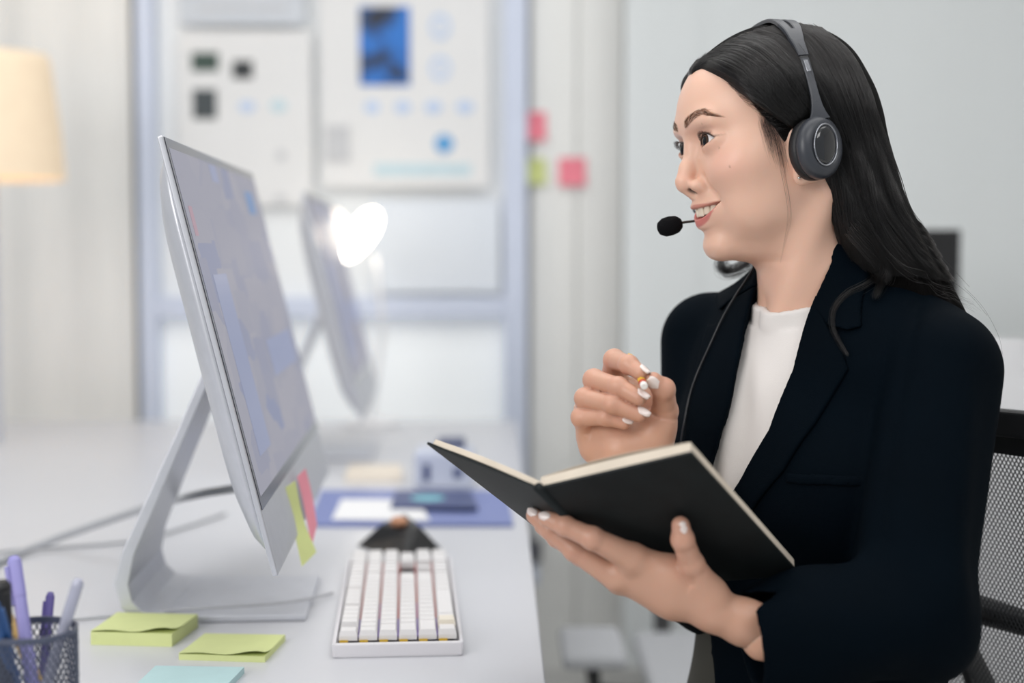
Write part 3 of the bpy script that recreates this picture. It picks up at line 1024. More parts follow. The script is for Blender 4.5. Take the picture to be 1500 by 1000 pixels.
def eye_lines(y):
    """upper and lower lid heights over the sideways place y (eye centre 0, outwards positive)"""
    t = np.clip((y + 0.6) / 14.8, -1, 1)
    tilt = 0.06 * y
    up = tilt + 7.0 * (1 - np.abs(t - 0.06) ** 2.3)
    lo = tilt - 5.4 * (1 - np.abs(t + 0.02) ** 2.0)
    return up - 0.4, lo - 0.4

def mouth_lines(y):
    """edges of the open smile"""
    t = np.clip(np.abs(y) / 31.0, 0, 1)
    up = -56.0 + 5.5 * t ** 1.8
    lo = up - 10.3 * (1 - t ** 2.9)
    return up, lo

def mouth_x(y):
    return 90.5 - 27.5 * (np.abs(y) / 30.5) ** 1.8

def head_sdf(X):
    x, y, z = X[:, 0], X[:, 1], X[:, 2]
    ay = np.abs(y)
    S = np.stack([x, ay, z], 1)              # mirrored half
    zc = np.clip(z, -110, 112)
    a = np.interp(zc, *T_front) - XM
    w = np.interp(zc, *T_half)
    n = np.interp(zc, *T_pow)
    u = (x - XM)
    ab = np.where(u > 0, a, 78.0)
    q = (np.maximum(np.abs(u) / ab, 1e-6) ** n + np.maximum(ay / w, 1e-6) ** n) ** (1 / n)
    d = (q - 1) * np.minimum(ab, w) * 0.93
    d = smax(d, np.maximum(-108 - z, z - 111), 9)
    d = smax(d, -(x + 45) * 0.9, 25)
    cran = ell(X, (-1, 0, 38), (97, 73.5, 84))
    d = smin(d, cran, 14)
    # neck
    neck = cap(X * np.array([1, 1.06, 1]), (-22, 0, -60), (-40, 0, -165), 49, 51)
    d = smin(d, neck, 15)
    scm = cap(S, (-24, 52, -48), (8, 12, -172), 11, 10)
    d = smin(d, scm, 16)
    chest = ell(X, (-50, 0, -222), (58, 88, 52))
    d = smin(d, chest, 30)
    # cheeks lifted by the smile, brow, chin pad
    d = smin(d, ell(S, (63, 35.5, -22), (21.5, 20.5, 19)), 17)
    d = smin(d, ell(S, (50, 45, -12), (22, 20.5, 24)), 18)
    d = smin(d, ell(S, (86, 22, 26), (9, 24, 8)), 14)
    d = smin(d, ell(X, (63, 0, -93), (11.5, 16, 13)), 14)
    d = smin(d, ell(S, (42, 37, -54), (25, 19, 26)), 20)
    # muzzle
    d = smin(d, ell(X, (67.5, 0, -56), (21, 27, 19)), 11)
    # eye sockets
    sock = ell(S, (95.5, 29, 6), (10.0, 18.5, 10.0))
    d = smax(d, -sock, 10)
    inner = ell(S, (98, 13.5, 4), (6.5, 5.5, 8))
    d = smax(d, -inner, 9)
    # lids
    lid = np.sqrt(((S - EYE) ** 2).sum(1)) - (ER + 1.6)
    yl = ay - EYE[1]
    zl = z - EYE[2]
    lidw = ell(S, EYE + np.array([-1.0, 0.5, 0.3]), (13.2, 17.5, 11.5))
    d = smin(d, smin(lid, lidw, 4), 5.0)
    # crease above the lid
    cr = np.abs(zl - (7.6 + 0.10 * yl - 0.020 * yl ** 2))
    crd = np.sqrt(cr ** 2 + (np.maximum(np.abs(yl - 1) - 10, 0)) ** 2)
    d = d + 0.9 * np.exp(-(crd / 0.9) ** 2) * (x > 70)
    # lower-lid pad of a smile
    pd = zl - (-7.2 + 0.10 * yl + 0.012 * yl ** 2)
    d = d - 0.6 * np.exp(-(pd / 2.6) ** 2 - (np.maximum(np.abs(yl) - 7, 0) / 3.5) ** 2) * (x > 70)
    # nose
    nose = chain(X, [((88, 0, 18), 6.5), ((90, 0, 2), 6.6), ((95.5, 0, -16), 7.4), ((99.3, 0, -29), 8.8)], 5)
    nose = smin(nose, ell(S, (87, 11.0, -34), (10.5, 7.0, 6.6)), 5)
    nose = smin(nose, cap(X, (100, 0, -34), (90, 0, -42.5), 5.5, 4.6), 4)
    d = smin(d, nose, 6.5)
    # groove round the wing of the nose and the smile fold
    fold = chain(S, [((85, 18.2, -27), 1), ((80.5, 21.5, -35), 1), ((75, 27, -44), 1), ((67.5, 31, -55), 1), ((60, 32.5, -66), 1), ((55, 31, -76), 1)])
    d = d + 1.5 * np.exp(-(np.maximum(fold, 0) / 4.0) ** 2) * np.interp(z, [-78, -60, -40], [0.0, 0.7, 1.0])
    nos = ell(S, (95, 6.6, -41), (6.2, 3.1, 4.4))
    d = smax(d, -nos, 1.6)
    # philtrum
    ph = np.exp(-(y / 2.4) ** 2 - ((z + 47) / 4.0) ** 2)
    d = d + 0.9 * ph * (x > 74)
    # lips
    up, lo = mouth_lines(y)
    mx = mouth_x(y)
    t = np.clip(ay / 31.5, 0, 1)
    thin = np.sqrt(np.maximum(1 - t ** 2.2, 0.01))
    inside = np.clip((32.5 - ay) / 3.0, -3, 1)
    lipu = np.sqrt((x - (mx - 2.8)) ** 2 + ((z - (up + 2.2)) / 1.0) ** 2) - (4.4 * thin * np.clip(inside, 0.25, 1))
    lipl = np.sqrt((x - (mx - 9.8 + 5.5 * t ** 1.5)) ** 2 + ((z - (lo - 3.4)) / 1.1) ** 2) - (5.8 * thin * np.clip(inside, 0.25, 1))
    off = np.maximum(ay - 31.5, 0)
    d = smin(d, np.sqrt(np.maximum(lipu, 0) ** 2 + off ** 2) + np.minimum(lipu, 0), 3.0)
    d = smin(d, np.sqrt(np.maximum(lipl, 0) ** 2 + off ** 2) + np.minimum(lipl, 0), 3.2)
    # mentolabial groove
    d = d + 0.7 * np.exp(-((z + 81) / 5.0) ** 2 - (y / 16) ** 2) * (x > 60)
    # mouth opening
    slot = np.maximum(z - up, lo - z)
    slot = np.maximum(slot, np.maximum((mx - 17) - x, (ay - 30.5) * 0.8))
    d = smax(d, -slot, 1.5)
    # eye opening
    eu, el_ = eye_lines(yl)
    op = np.maximum(zl - eu, el_ - zl)
    op = np.maximum(op, 81 - 0.35 * np.abs(yl) - x)
    op = np.maximum(op, np.abs(yl + 0.6) - 15)
    d = smax(d, -op, 0.9)
    # ears
    c, s_ = math.cos(math.radians(14)), math.sin(math.radians(14))
    Re = np.array([[c, 0, s_], [0, 1, 0], [-s_, 0, c]])
    ear = ell(S, (2, 73, -8), (17, 5.5, 30), Re)
    ear = smin(ear, ell(S, (7.5, 72, -31), (8.5, 4.5, 9)), 5)
    ear = smax(ear, -ell(S, (0, 79, -4), (11, 5.5, 20), Re), 3)
    ear = smin(ear, ell(S, (14, 70, -10), (5, 5.5, 7)), 4)
    d = smin(d, ear, 5)
    return d

def head_cols(V):
    """skin colour by place: lips, brows, blush, lid line, inside of the mouth"""
    x, y, z = V[:, 0], V[:, 1], V[:, 2]
    ay = np.abs(y)
    skin = np.array([0.78, 0.495, 0.375])
    col = np.tile(skin, (len(V), 1))
    def mixin(c, f):
        col[:] = col * (1 - f[:, None]) + np.array(c) * f[:, None]
    mixin((0.76, 0.36, 0.29), 0.5 * np.exp(-((x - 66) / 22) ** 2 - ((ay - 46) / 17) ** 2 - ((z + 16) / 17) ** 2))
    mixin((0.74, 0.38, 0.29), 0.35 * np.exp(-((x - 101) / 12) ** 2 - (y / 10) ** 2 - ((z + 28) / 10) ** 2))
    mixin((0.66, 0.34, 0.25), 0.4 * np.exp(-((ay - 33) / 17) ** 2 - ((z - 17) / 5) ** 2) * (x > 60))
    up, lo = mouth_lines(y)
    mx = mouth_x(y)
    t = np.clip(ay / 30.5, 0, 1)
    front = np.clip((x - (mx - 11)) / 3, 0, 1) * np.clip((31 - ay) / 1.5, 0, 1)
    bow = 4.2 * (1 - t ** 1.5) * (1 - 0.25 * np.exp(-(y / 3) ** 2)) + 0.4
    fu = np.clip((up + bow - z) / 1.2, 0, 1) * np.clip((z - (up + lo) / 2) / 1, 0, 1) * front
    fl = np.clip((z - (lo - 8.2 * (1 - t ** 1.8) - 0.3)) / 1.2, 0, 1) * np.clip(((up + lo) / 2 - z) / 1, 0, 1) * front
    mixin((0.50, 0.17, 0.14), np.clip(fu, 0, 1) * 0.75)
    mixin((0.56, 0.15, 0.14), np.clip(fl, 0, 1) * 0.85)
    deep = np.clip(((mx - 6.5) - x) / 2.5, 0, 1) * (z < up + 3) * (z > lo - 3) * (ay < 31) * (x > 45)
    mixin((0.16, 0.03, 0.025), deep)
    # brow
    yb = np.array([9, 14, 22, 31, 40, 49])
    zb = np.interp(ay, yb, [24.6, 26.0, 28.8, 32.6, 34.0, 28.6])
    hb = np.interp(ay, [8, 10, 16, 30, 42, 50], [0.2, 3.6, 4.8, 4.4, 3.2, 0.5])
    fb = np.clip((hb - np.abs(z - zb)) / 2.4 + 0.3, 0, 1) * (ay > 8) * (ay < 51) * (x > 60)
    mixin((0.17, 0.09, 0.065), fb * 0.58)
    # lash line
    yl, zl = ay - EYE[1], z - EYE[2]
    eu, el_ = eye_lines(yl)
    near = (np.abs(yl + 0.6) < 14.8) & (x > 68)
    mixin((0.03, 0.016, 0.012), np.clip(1.6 - np.abs(zl - eu - 0.4) / 1.1, 0, 1) * near)
    mixin((0.30, 0.13, 0.10), 0.6 * np.clip(1.5 - np.abs(zl - el_) / 0.6, 0, 1) * near)
    wing = np.clip(1.4 - np.abs(zl - (1.2 + 0.12 * yl)) / 0.8, 0, 1) * (yl > 12.5) * np.clip((20 - yl) / 5, 0, 1) * (x > 58)
    mixin((0.12, 0.05, 0.035), 0.75 * wing)
    # small moles
    for (my, mz, r) in ((46, -1.5, 0.7), (57, -21, 0.8), (38, 22, 0.6)):
        mixin((0.2, 0.09, 0.06), 0.8 * np.clip(1.3 - np.sqrt((y - my) ** 2 + (z - mz) ** 2) / r, 0, 1) * (x > 30))
    mixin((0.02, 0.01, 0.008), 0.85 * np.clip(1.2 - np.maximum(ell(np.stack([x, ay, z], 1), (93, 6.6, -39), (5.0, 2.4, 3.0)), 0) / 1.0, 0, 1))
    return col

M_skin = mat('skin', (0.7, 0.43, 0.31, 1), rough=0.38, sss=0.28, attr='Col', bump=0.06, bscale=900, spec=0.4)
person = empty("person", "woman in a navy blazer and headset smiling with an open notebook", "person")
body_V, body_Q, body_C = [], [], []

def add_body(V, Q, cols):
    n = sum(len(v) for v in body_V)
    body_V.append(V)
    body_Q.append(Q + n)
    body_C.append(cols)

hV, hQ = sdf_mesh(head_sdf, (-102, -86, -212), (116, 86, 126), 1.3)
add_body(HF.w(hV), hQ, head_cols(hV))

# eyes
def eye_mat():
    m = mat('eye', (0.85, 0.83, 0.82, 1), rough=0.07, spec=0.4, coat=0.0)
    nt = m.node_tree
    b = nt.nodes['Principled BSDF']
    tc = nn(nt, 'ShaderNodeTexCoord')
    sp = nn(nt, 'ShaderNodeSeparateXYZ')
    nt.links.new(tc.outputs['Object'], sp.inputs[0])
    cr = nn(nt, 'ShaderNodeValToRGB')
    nt.links.new(sp.outputs['X'], cr.inputs['Fac'])
    e = cr.color_ramp.elements
    e[0].position = 0
    e[0].color = (0.78, 0.70, 0.68, 1)
    e[1].position = 0.82
    e[1].color = (0.78, 0.73, 0.72, 1)
    for p, c in ((0.84, (0.03, 0.016, 0.01, 1)), (0.90, (0.06, 0.028, 0.015, 1)), (0.955, (0.03, 0.015, 0.01, 1)), (0.965, (0.003, 0.003, 0.003, 1))):
        k = e.new(p)
        k.color = c
    nt.links.new(cr.outputs['Color'], b.inputs['Base Color'])
    return m

M_eye = eye_mat()
for sgn in (1, -1):
    c = EYE * np.array([1, sgn, 1])
    mb = MB()
    prof = [(math.sin(a), math.cos(a)) for a in np.linspace(0.04, math.pi - 0.04, 33)]
    prof = [(r, z + (0.05 * max(0, (z - 0.86) / 0.14) if z > 0.86 else 0)) for r, z in prof]
    mb.lathe(prof, 40)
    o = mb.build('eyeball', M_eye, person, smooth=True)
    me = o.data
    gaze = HF.M.T @ np.array([1.0, 0.10, 0.0])
    # unit ball: local x is the gaze
    for v in me.vertices:
        v.co = Vector((v.co.z, v.co.x, v.co.y))
    q = Vector(gaze).to_track_quat('X', 'Z')
    o.matrix_world = Matrix.Translation(Vector(HF.w(c))) @ q.to_matrix().to_4x4() @ Matrix.Scale(ER / 1000, 4)

# teeth along the arch
M_tooth = mat('tooth', (0.82, 0.72, 0.58, 1), rough=0.18, sss=0.1, spec=0.5)
M_gum = mat('gum', (0.45, 0.12, 0.11, 1), rough=0.3)
mbt = MB()
yy = 0.0
wid = [8.6, 7.0, 7.8, 7.0, 6.8, 8.5]
s_arc = 0.3
def arch(s):
    """point on dental arch at arc length s from the midline (mm): x, y"""
    y = 0.0
    step = 0.1
    acc = 0.0
    while acc < s:
        x0 = mouth_x(y)
        x1 = mouth_x(y + step)
        acc += math.hypot(step, x1 - x0)
        y += step
    return mouth_x(y) - 6.3, y
s0 = 0.2
for k, wd in enumerate(wid):
    mid = s0 + wd / 2
    xa, ya = arch(mid)
    xb, yb = arch(mid + 0.6)
    tang = np.array([xb - xa, yb - ya])
    tang /= np.linalg.norm(tang)
    for sgn in (1, -1):
        rings = []
        hgt = [9.6, 8.8, 9.2, 8.2, 7.6, 7.0][k]
        up = float(mouth_lines(np.array([ya]))[0]) + 1.5
        for f in np.linspace(0, 1, 9):
            zz = up - hgt * f
            ww = (wd / 2) * (0.86 + 0.17 * math.sin(min(f * 1.3, 1) * math.pi / 2)) * (1 if f < 0.88 else 0.86)
            dd = 2.9 * (1 - 0.55 * f) * (1 if f < 0.95 else 0.6)
            ring = []
            for a in np.linspace(0, 2 * math.pi, 14, endpoint=False):
                ca, sa = math.cos(a), math.sin(a)
                tx = np.sign(ca) * abs(ca) ** 0.6 * ww
                nx = np.sign(sa) * abs(sa) ** 0.8 * dd
                px_ = xa + tang[0] * tx + tang[1] * nx
                py_ = ya + tang[1] * tx - tang[0] * nx
                ring.append(HF.w((px_, sgn * py_, zz)))
            rings.append(ring)
        mbt.rings(rings)
    s0 += wd
teeth = mbt.build('teeth', M_tooth, None, smooth=True)
teeth.parent = person

# ------------------------------------------------------------------ hair
M_hair = mat('hair', (0.004, 0.0035, 0.0035, 1), rough=0.7, spec=0.05, noise=0.5, nscale=4, bump=0.5, bscale=60, stretch=(220, 220, 6))
def strand_mat(name, mel=0.95):
    m = bpy.data.materials.new(name)
    m.use_nodes = True
    nt = m.node_tree
    nt.nodes.clear()
    out = nn(nt, 'ShaderNodeOutputMaterial')
    h = nn(nt, 'ShaderNodeBsdfHairPrincipled')
    h.parametrization = 'MELANIN'
    h.inputs['Melanin'].default_value = mel
    h.inputs['Melanin Redness'].default_value = 0.3
    h.inputs['Roughness'].default_value = 0.18
    h.inputs['Radial Roughness'].default_value = 0.3
    h.inputs['Random Color'].default_value = 0.5
    h.inputs['Random Roughness'].default_value = 0.15
    h.inputs['IOR'].default_value = 1.44
    if mel > 0.9:
        h.parametrization = 'COLOR'
        h.inputs['Color'].default_value = (0.0030, 0.0026, 0.0026, 1)
    nt.links.new(h.outputs[0], out.inputs['Surface'])
    return m
M_strand = strand_mat('hair_strand', 1.0)
M_brow = strand_mat('brow_strand', 0.82)

# long fall of hair: centre, half length and half width of its level sections in the head frame
LZ = [-330, -290, -250, -210, -175, -140, -105, -70, -35, 0, 40, 80, 110]
L_c = cubic(LZ, [-174, -170, -162, -150, -134, -114, -96, -79, -65, -55, -43, -30, -23])
L_a = cubic(LZ, [20, 28, 36, 44, 52, 56, 56, 55, 54, 55, 56, 46, 20])
L_w = cubic(LZ, [60, 75, 86, 94, 98, 97, 92, 87, 84, 82, 80, 64, 34])

def hair_sdf(X):
    x, y, z = X[:, 0], X[:, 1], X[:, 2]
    ay = np.abs(y)
    S = np.stack([x, ay, z], 1)
    capd = ell(X, (-2, 0, 37), (101.5, 79.5, 90))
    capd = smin(capd, ell(S, (30, 42, 52), (58, 38, 46)), 14)
    capd = smin(capd, ell(X, (-14, 0, 78), (74, 56, 50)), 12)
    # keep behind the hairline: surface given by how far forward hair may reach at a place of the side
    ang = ay
    hz = np.interp(z, [-20, -6, 4, 14, 22, 37, 52, 66, 76, 84, 92, 130],
                   [18, 22, 27, 33, 41, 53, 63, 72, 80, 88, 106, 120])
    # towards the middle the hairline rises in an arc
    mid = np.interp(ay, [0, 8, 18, 28, 40], [14, 4, -4, 0, 0])
    capd = smax(capd, (x - hz - mid * 0.4) * 0.8, 5)
    capd = smax(capd, -20 - z - 0.4 * (x + 20), 10)
    zc = np.clip(z, -330, 110)
    c = np.interp(zc, *L_c)
    a = np.interp(zc, *L_a)
    w = np.interp(zc, *L_w)
    q = np.sqrt(((x - c) / a) ** 2 + (y / w) ** 2)
    fall = (q - 1) * np.minimum(a, w) * 0.85
    fall = smax(fall, np.maximum(z - 100, -325 - z), 10)
    d = smin(capd, fall, 16)
    # hollow above the ear where the hair is tucked back
    d = smax(d, -ell(S, (10, 84, -12), (16, 12, 30)), 8)
    # broad locks
    d = d + 0.9 * np.sin(0.30 * (x - 0.45 * z) + 0.05 * ay + 1.2 * np.sin(z * 0.013)) * np.clip((30 - z) / 60, 0, 1)
    return d

def hair_world(Xw):
    return hair_sdf(HF.l(Xw)) / 1000

def hair_mesh_f(X):
    return hair_sdf(X)
gV, gQ = sdf_mesh(hair_mesh_f, (-215, -112, -335), (100, 112, 140), 3.0)
hair = npmesh('hair', HF.w(gV), gQ, M_hair, person)

rng = np.random.default_rng(4)
# guide lines of the combed hair, drawn over the near side of the head, from parting to tip
GUIDES = [
    [(1012, 112), (1030, 100), (1062, 112), (1098, 138), (1130, 165), (1156, 182), (1176, 190)],
    [(1018, 100), (1048, 92), (1085, 108), (1120, 140), (1150, 168), (1180, 195), (1205, 240)],
    [(1035, 86), (1068, 82), (1105, 102), (1140, 140), (1172, 178), (1204, 230), (1222, 300), (1232, 350)],
    [(1060, 70), (1095, 74), (1132, 100), (1166, 142), (1200, 195), (1226, 262), (1240, 330), (1256, 385)],
    [(1088, 56), (1122, 66), (1158, 98), (1192, 146), (1224, 208), (1244, 280), (1260, 345), (1285, 400)],
    [(1115, 47), (1150, 60), (1184, 96), (1216, 150), (1244, 218), (1262, 290), (1282, 350), (1312, 402)],
    [(1142, 42), (1178, 58), (1210, 98), (1238, 156), (1262, 228), (1280, 300), (1305, 352), (1345, 405)],
    [(1165, 40), (1202, 60), (1232, 104), (1256, 164), (1278, 238), (1298, 306), (1328, 352), (1375, 410)],
    [(1185, 42), (1224, 70), (1250, 114), (1272, 176), (1294, 246), (1315, 308), (1346, 352), (1398, 412)],
    [(1200, 46), (1240, 80), (1266, 126), (1286, 186), (1308, 252), (1328, 308), (1360, 350), (1412, 418)],
]
NP = 26
Gp = [smooth_path(g, NP) for g in GUIDES]

def guide(t):
    i = min(int(t), len(Gp) - 2)
    u = t - i
    return Gp[i] * (1 - u) + Gp[i + 1] * u

def make_strands(n, lift=(0.2, 1.6), jit=3.0):
    paths, radii = [], []
    nc = max(n // 34, 1)
    cl = rng.integers(0, nc, n)
    Tc = rng.random(nc) * (len(Gp) - 1)
    T = np.clip(Tc[cl] + rng.normal(0, 0.035, n), 0, len(Gp) - 1.001)
    clift = rng.uniform(0.0, 2.6, nc) ** 1.0
    cph = rng.random(nc) * 6.28
    allp = np.stack([guide(t) for t in T])                     # n, NP, 2
    # clumping and fly-away
    ph = (cph[cl] + rng.normal(0, 0.35, n))[:, None]
    s = np.linspace(0, 1, NP)[None]
    allp[:, :, 0] += rng.normal(0, jit * 0.4, (n, 1)) + 3.2 * np.sin(s * 7 + ph) * s
    allp[:, :, 1] += rng.normal(0, jit * 0.4, (n, 1)) + 2.0 * np.cos(s * 6 + ph) * s
    pts, dd = march(hair_world, allp[:, :, 0].ravel(), allp[:, :, 1].ravel(), 1.1, 1.62, 40)
    ok = np.abs(hair_world(pts)) < 0.002
    N = grad(hair_world, pts, 0.001)
    N /= np.linalg.norm(N, axis=1)[:, None] + 1e-9
    lf = (rng.uniform(lift[0], lift[1], (n, 1)) + clift[cl][:, None]) * np.ones((1, NP)) / 1000
    pts = pts + N * lf.reshape(-1, 1)
    pts = pts.reshape(n, NP, 3)
    ok = ok.reshape(n, NP)
    for i in range(n):
        k0 = 0 if rng.random() < 0.7 else rng.integers(0, 8)
        k1 = NP if rng.random() < 0.6 else rng.integers(NP - 10, NP)
        sel = np.arange(k0, k1)
        good = ok[i, sel]
        # longest run of good points
        run, best = [], []
        for j, g_ in zip(sel, good):
            if g_ and (not run or np.linalg.norm(pts[i, j] - pts[i, run[-1]]) < 0.05):
                run.append(j)
            else:
                if len(run) > len(best):
                    best = run
                run = [j] if g_ else []
        if len(run) > len(best):
            best = run
        if len(best) < 6:
            continue
        p = pts[i, best]
        r = np.full(len(p), 0.00010 + 0.00009 * rng.random() if rng.random() > 0.12 else 0.00034)
        r[0] *= 0.5
        r[-3:] *= np.array([0.8, 0.5, 0.15])
        paths.append(p)
        radii.append(r)
    return paths, radii

pa, ra = make_strands(14000)
# the far side of the head, mirrored across the head
pm, rm = [], []
for p, r in zip(pa[:3000], ra[:3000]):
    q = HF.l(p) * np.array([1, -1, 1])
    pm.append(HF.w(q))
    rm.append(r)
hs = strands('hair_strands', pa + pm, ra + rm, M_strand, person)
hs['kind'] = 'stuff'

# loose wisps before the ear and fly-away hairs on the crown
wp, wr = [], []
WISPS = [[(1122, 172), (1132, 200), (1140, 235), (1150, 275), (1154, 310), (1150, 345), (1143, 385)],
         [(1130, 180), (1140, 210), (1146, 245), (1153, 285), (1156, 320), (1148, 360)],
         [(1118, 172), (1124, 192), (1130, 215), (1138, 240)], [(1126, 176), (1133, 200), (1138, 222), (1146, 246)],
         [(1136, 186), (1142, 205), (1146, 226), (1150, 250)], [(1122, 176), (1126, 200), (1134, 232)]]
def skin_world(Xw):
    return head_sdf(HF.l(Xw)) / 1000
for g in WISPS:
    for k in range(3 if len(g) > 4 else 60):
        q = smooth_path(g, 18)
        q = q + rng.normal(0, 1.3 if len(g) > 4 else 4.5, (1, 2)) + np.stack([np.sin(np.linspace(0, 5, 18) + rng.random() * 6), np.zeros(18)], 1) * 0.9
        q = q[:rng.integers(9, 19)] if len(g) <= 4 else q
        pts, _ = march(skin_world, q[:, 0], q[:, 1], 1.2, 1.6, 40)
        N = grad(skin_world, pts, 0.001)
        pts = pts + N / (np.linalg.norm(N, axis=1)[:, None] + 1e-9) * 0.0012
        wp.append(pts)
        wr.append(np.linspace(0.00010 if len(g) > 4 else 0.00006, 0.00002, len(q)))
for k in range(160):
    t = rng.uniform(2, 9)
    q = guide(t)[:int(rng.integers(8, 20))]
    pts, _ = march(hair_world, q[:, 0], q[:, 1], 1.1, 1.62, 40)
    N = grad(hair_world, pts, 0.001)
    N /= np.linalg.norm(N, axis=1)[:, None] + 1e-9
    f = np.linspace(0, 1, len(q))[:, None]
    pts = pts + N * (0.001 + rng.uniform(0.002, 0.008) * np.sin(f * 3.0)) + rng.normal(0, 0.0015, (1, 3)) * f
    if np.abs(np.diff(pts, axis=0)).max() < 0.04:
        wp.append(pts)
        wr.append(np.linspace(0.00007, 0.00003, len(q)))
bothf = lambda Xw: np.minimum(hair_world(Xw), skin_world(Xw))
q = (smooth_path([(1052, 106), (1064, 118), (1076, 130), (1088, 143), (1100, 153), (1112, 164), (1122, 172), (1136, 186)], 260))
base_t = rng.random(260)
st = q[(base_t * 259).astype(int)]
dirv = np.array([0.72, 0.55])[None] + rng.normal(0, 0.28, (260, 2))
off = np.array([-0.55, 0.75])[None] * rng.uniform(-2.0, 3.0, (260, 1))
tt = np.linspace(0, 1, 10)[None, :, None]
hb_px = (st + off)[:, None, :] + dirv[:, None, :] * rng.uniform(8, 18, (260, 1, 1)) * tt + np.array([0.35, -0.5])[None, None] * 10 * tt * tt
pts, _ = march(bothf, hb_px[:, :, 0].ravel(), hb_px[:, :, 1].ravel(), 1.2, 1.6, 40)
N = grad(bothf, pts, 0.001)
pts = (pts + N / (np.linalg.norm(N, axis=1)[:, None] + 1e-9) * 0.0006).reshape(260, 10, 3)
for p_ in pts:
    if np.abs(np.diff(p_, axis=0)).max() < 0.02:
        wp.append(p_)
        wr.append(np.linspace(0.00003, 0.00008, 10))
ws = strands('loose_hair_wisps', wp, wr, M_strand, person)
ws['kind'] = 'stuff'

# small stud in the ear lobe
MB().lathe([(0.2, -1.4), (1.3, -0.8), (1.6, 0), (1.3, 0.8), (0.2, 1.4)], 14, Matrix.Translation(Vector(HF.w((12.5, 77.0, -33.5)))) @ Matrix.Scale(0.001, 4)).build('ear_stud', mat('silver_stud', (0.8, 0.78, 0.75, 1), rough=0.15, metal=1.0), person, smooth=True)

# brows and lashes
bp, br = [], []
for sgn in (1, -1):
    for k in range(340):
        yb = 9.5 + 39 * rng.random() ** 0.9
        zc_ = np.interp(yb, [9, 14, 22, 31, 40, 49], [24.6, 26.0, 28.8, 32.6, 34.0, 28.6])
        hb = np.interp(yb, [8, 10, 16, 30, 42, 50], [0.2, 3.6, 4.8, 4.4, 3.2, 0.5])
        z0 = zc_ + rng.uniform(-1, 1) * hb * 0.9
        L = rng.uniform(4, 7)
        rise = np.interp(yb, [9, 20, 34, 48], [1.4, 0.75, 0.1, -0.6])
        pth = []
        for f in np.linspace(0, 1, 6):
            y1 = yb + L * f * 0.8
            z1 = z0 + rise * L * f * 0.6
            pth.append((90.0, y1 * sgn, z1))
        bp.append(np.array(pth))
        br.append(np.linspace(0.00007, 0.00002, 6))
def to_surface(pth, lift):
    X = np.array(pth, float)
    X[:, 0] = 115
    for _ in range(40):
        X[:, 0] -= np.clip(head_sdf(X), -3, 3) * 0.7
    X[:, 0] += lift
    return X
allb = np.concatenate(bp)
allb = to_surface(allb, 0.0).reshape(-1, 6, 3)
allb[:, :, 0] += np.linspace(0.1, 0.8, 6)[None]
bp = [HF.w(b) for b in allb]
lp, lr = [], []
for sgn in (1, -1):
    for k in range(90):
        yl = -13.5 + 28.5 * (k + rng.random() * 0.7) / 90
        eu, el_ = eye_lines(np.array([yl]))
        x0 = EYE[0] + math.sqrt(max((ER + 1.2) ** 2 - (yl * 0.85) ** 2, 9))
        base = np.array([x0, sgn * (EYE[1] + yl), EYE[2] + eu[0] + 0.2])
        L = rng.uniform(3.8, 5.2) * float(np.interp(yl, [-13, -4, 8], [0.45, 0.8, 1.0]))
        out = np.array([1.0, sgn * (0.12 + 0.055 * yl), 0.10])
        pth = [base + out * L * f + np.array([0, 0, -1.6 * f + 4.2 * f * f]) * (L / 7) for f in np.linspace(0, 1, 7)]
        lp.append(HF.w(np.array(pth)))
        lr.append(np.linspace(0.00017, 0.00004, 7))
M_lash = strand_mat('lash_strand', 1.0)
e1 = strands('eyebrow_hairs', bp, br, M_brow, person)
e2 = strands('eyelashes', lp, lr, M_lash, person)

# ------------------------------------------------------------------ torso, blazer, shirt
TF = Frame(P(1187, 455, 1.435), math.radians(41))
W = TF.l                                            # world -> torso mm
def tl(p):
    return TF.l(np.asarray(p))

Sn, En, Wn = P(1378, 540, 1.335), P(1326, 903, 1.262), P(1098, 936, 1.25)
Sf, Ef, Wf = P(1040, 500, 1.56), P(1045, 850, 1.50), P(914, 775, 1.345)
sn, en, wn, sf, ef, wf = [tl(p) for p in (Sn, En, Wn, Sf, Ef, Wf)]

def folds(X, amp):
    x, y, z = X[:, 0], X[:, 1], X[:, 2]
    return amp * (np.sin(0.045 * x + 0.031 * z + 1.3 * np.sin(0.02 * y)) * np.sin(0.03 * z - 0.025 * y + 1) + 0.5 * np.sin(0.07 * z + 0.05 * y + 0.03 * x))

def torso_core(X, off=0.0):
    S = np.stack([X[:, 0], np.abs(X[:, 1]), X[:, 2]], 1)
    d = ell(X, (-12, 0, -130), (92, 150, 160))
    d = smin(d, ell(X, (-8, 0, -330), (88, 128, 190)), 60)
    d = smin(d, ell(X, (-20, 0, -480), (112, 160, 130)), 60)
    d = smin(d, ell(S, (48, 62, -170), (44, 58, 58)), 45)
    d = smin(d, cap(S, (-28, 0, -45), (-28, 125, -52), 46, 44), 40)
    return d - off

def sleeve(X, pts, fold_amp):
    d = chain(X, pts, 25)
    e = pts[1][0]
    # creases fanning out of the inner elbow
    r = np.sqrt(((X - e) ** 2).sum(1))
    ax = pts[2][0] - pts[0][0]
    ax = ax / np.linalg.norm(ax)
    tpos = (X - e) @ ax
    up = (X - e)[:, 2]
    d = d + 0.45 * fold_amp * np.sin(0.040 * up + 0.085 * X[:, 0] + 0.03 * X[:, 1]) * np.clip((up + 30) / 60, 0, 1) * np.exp(-(np.maximum(up - 120, 0) / 110) ** 2) if fold_amp > 3 else d
    d = d + fold_amp * np.exp(-(r / 150) ** 2) * np.sin(0.075 * tpos + 0.055 * up + 0.6 * np.sin(0.03 * tpos))
    return d

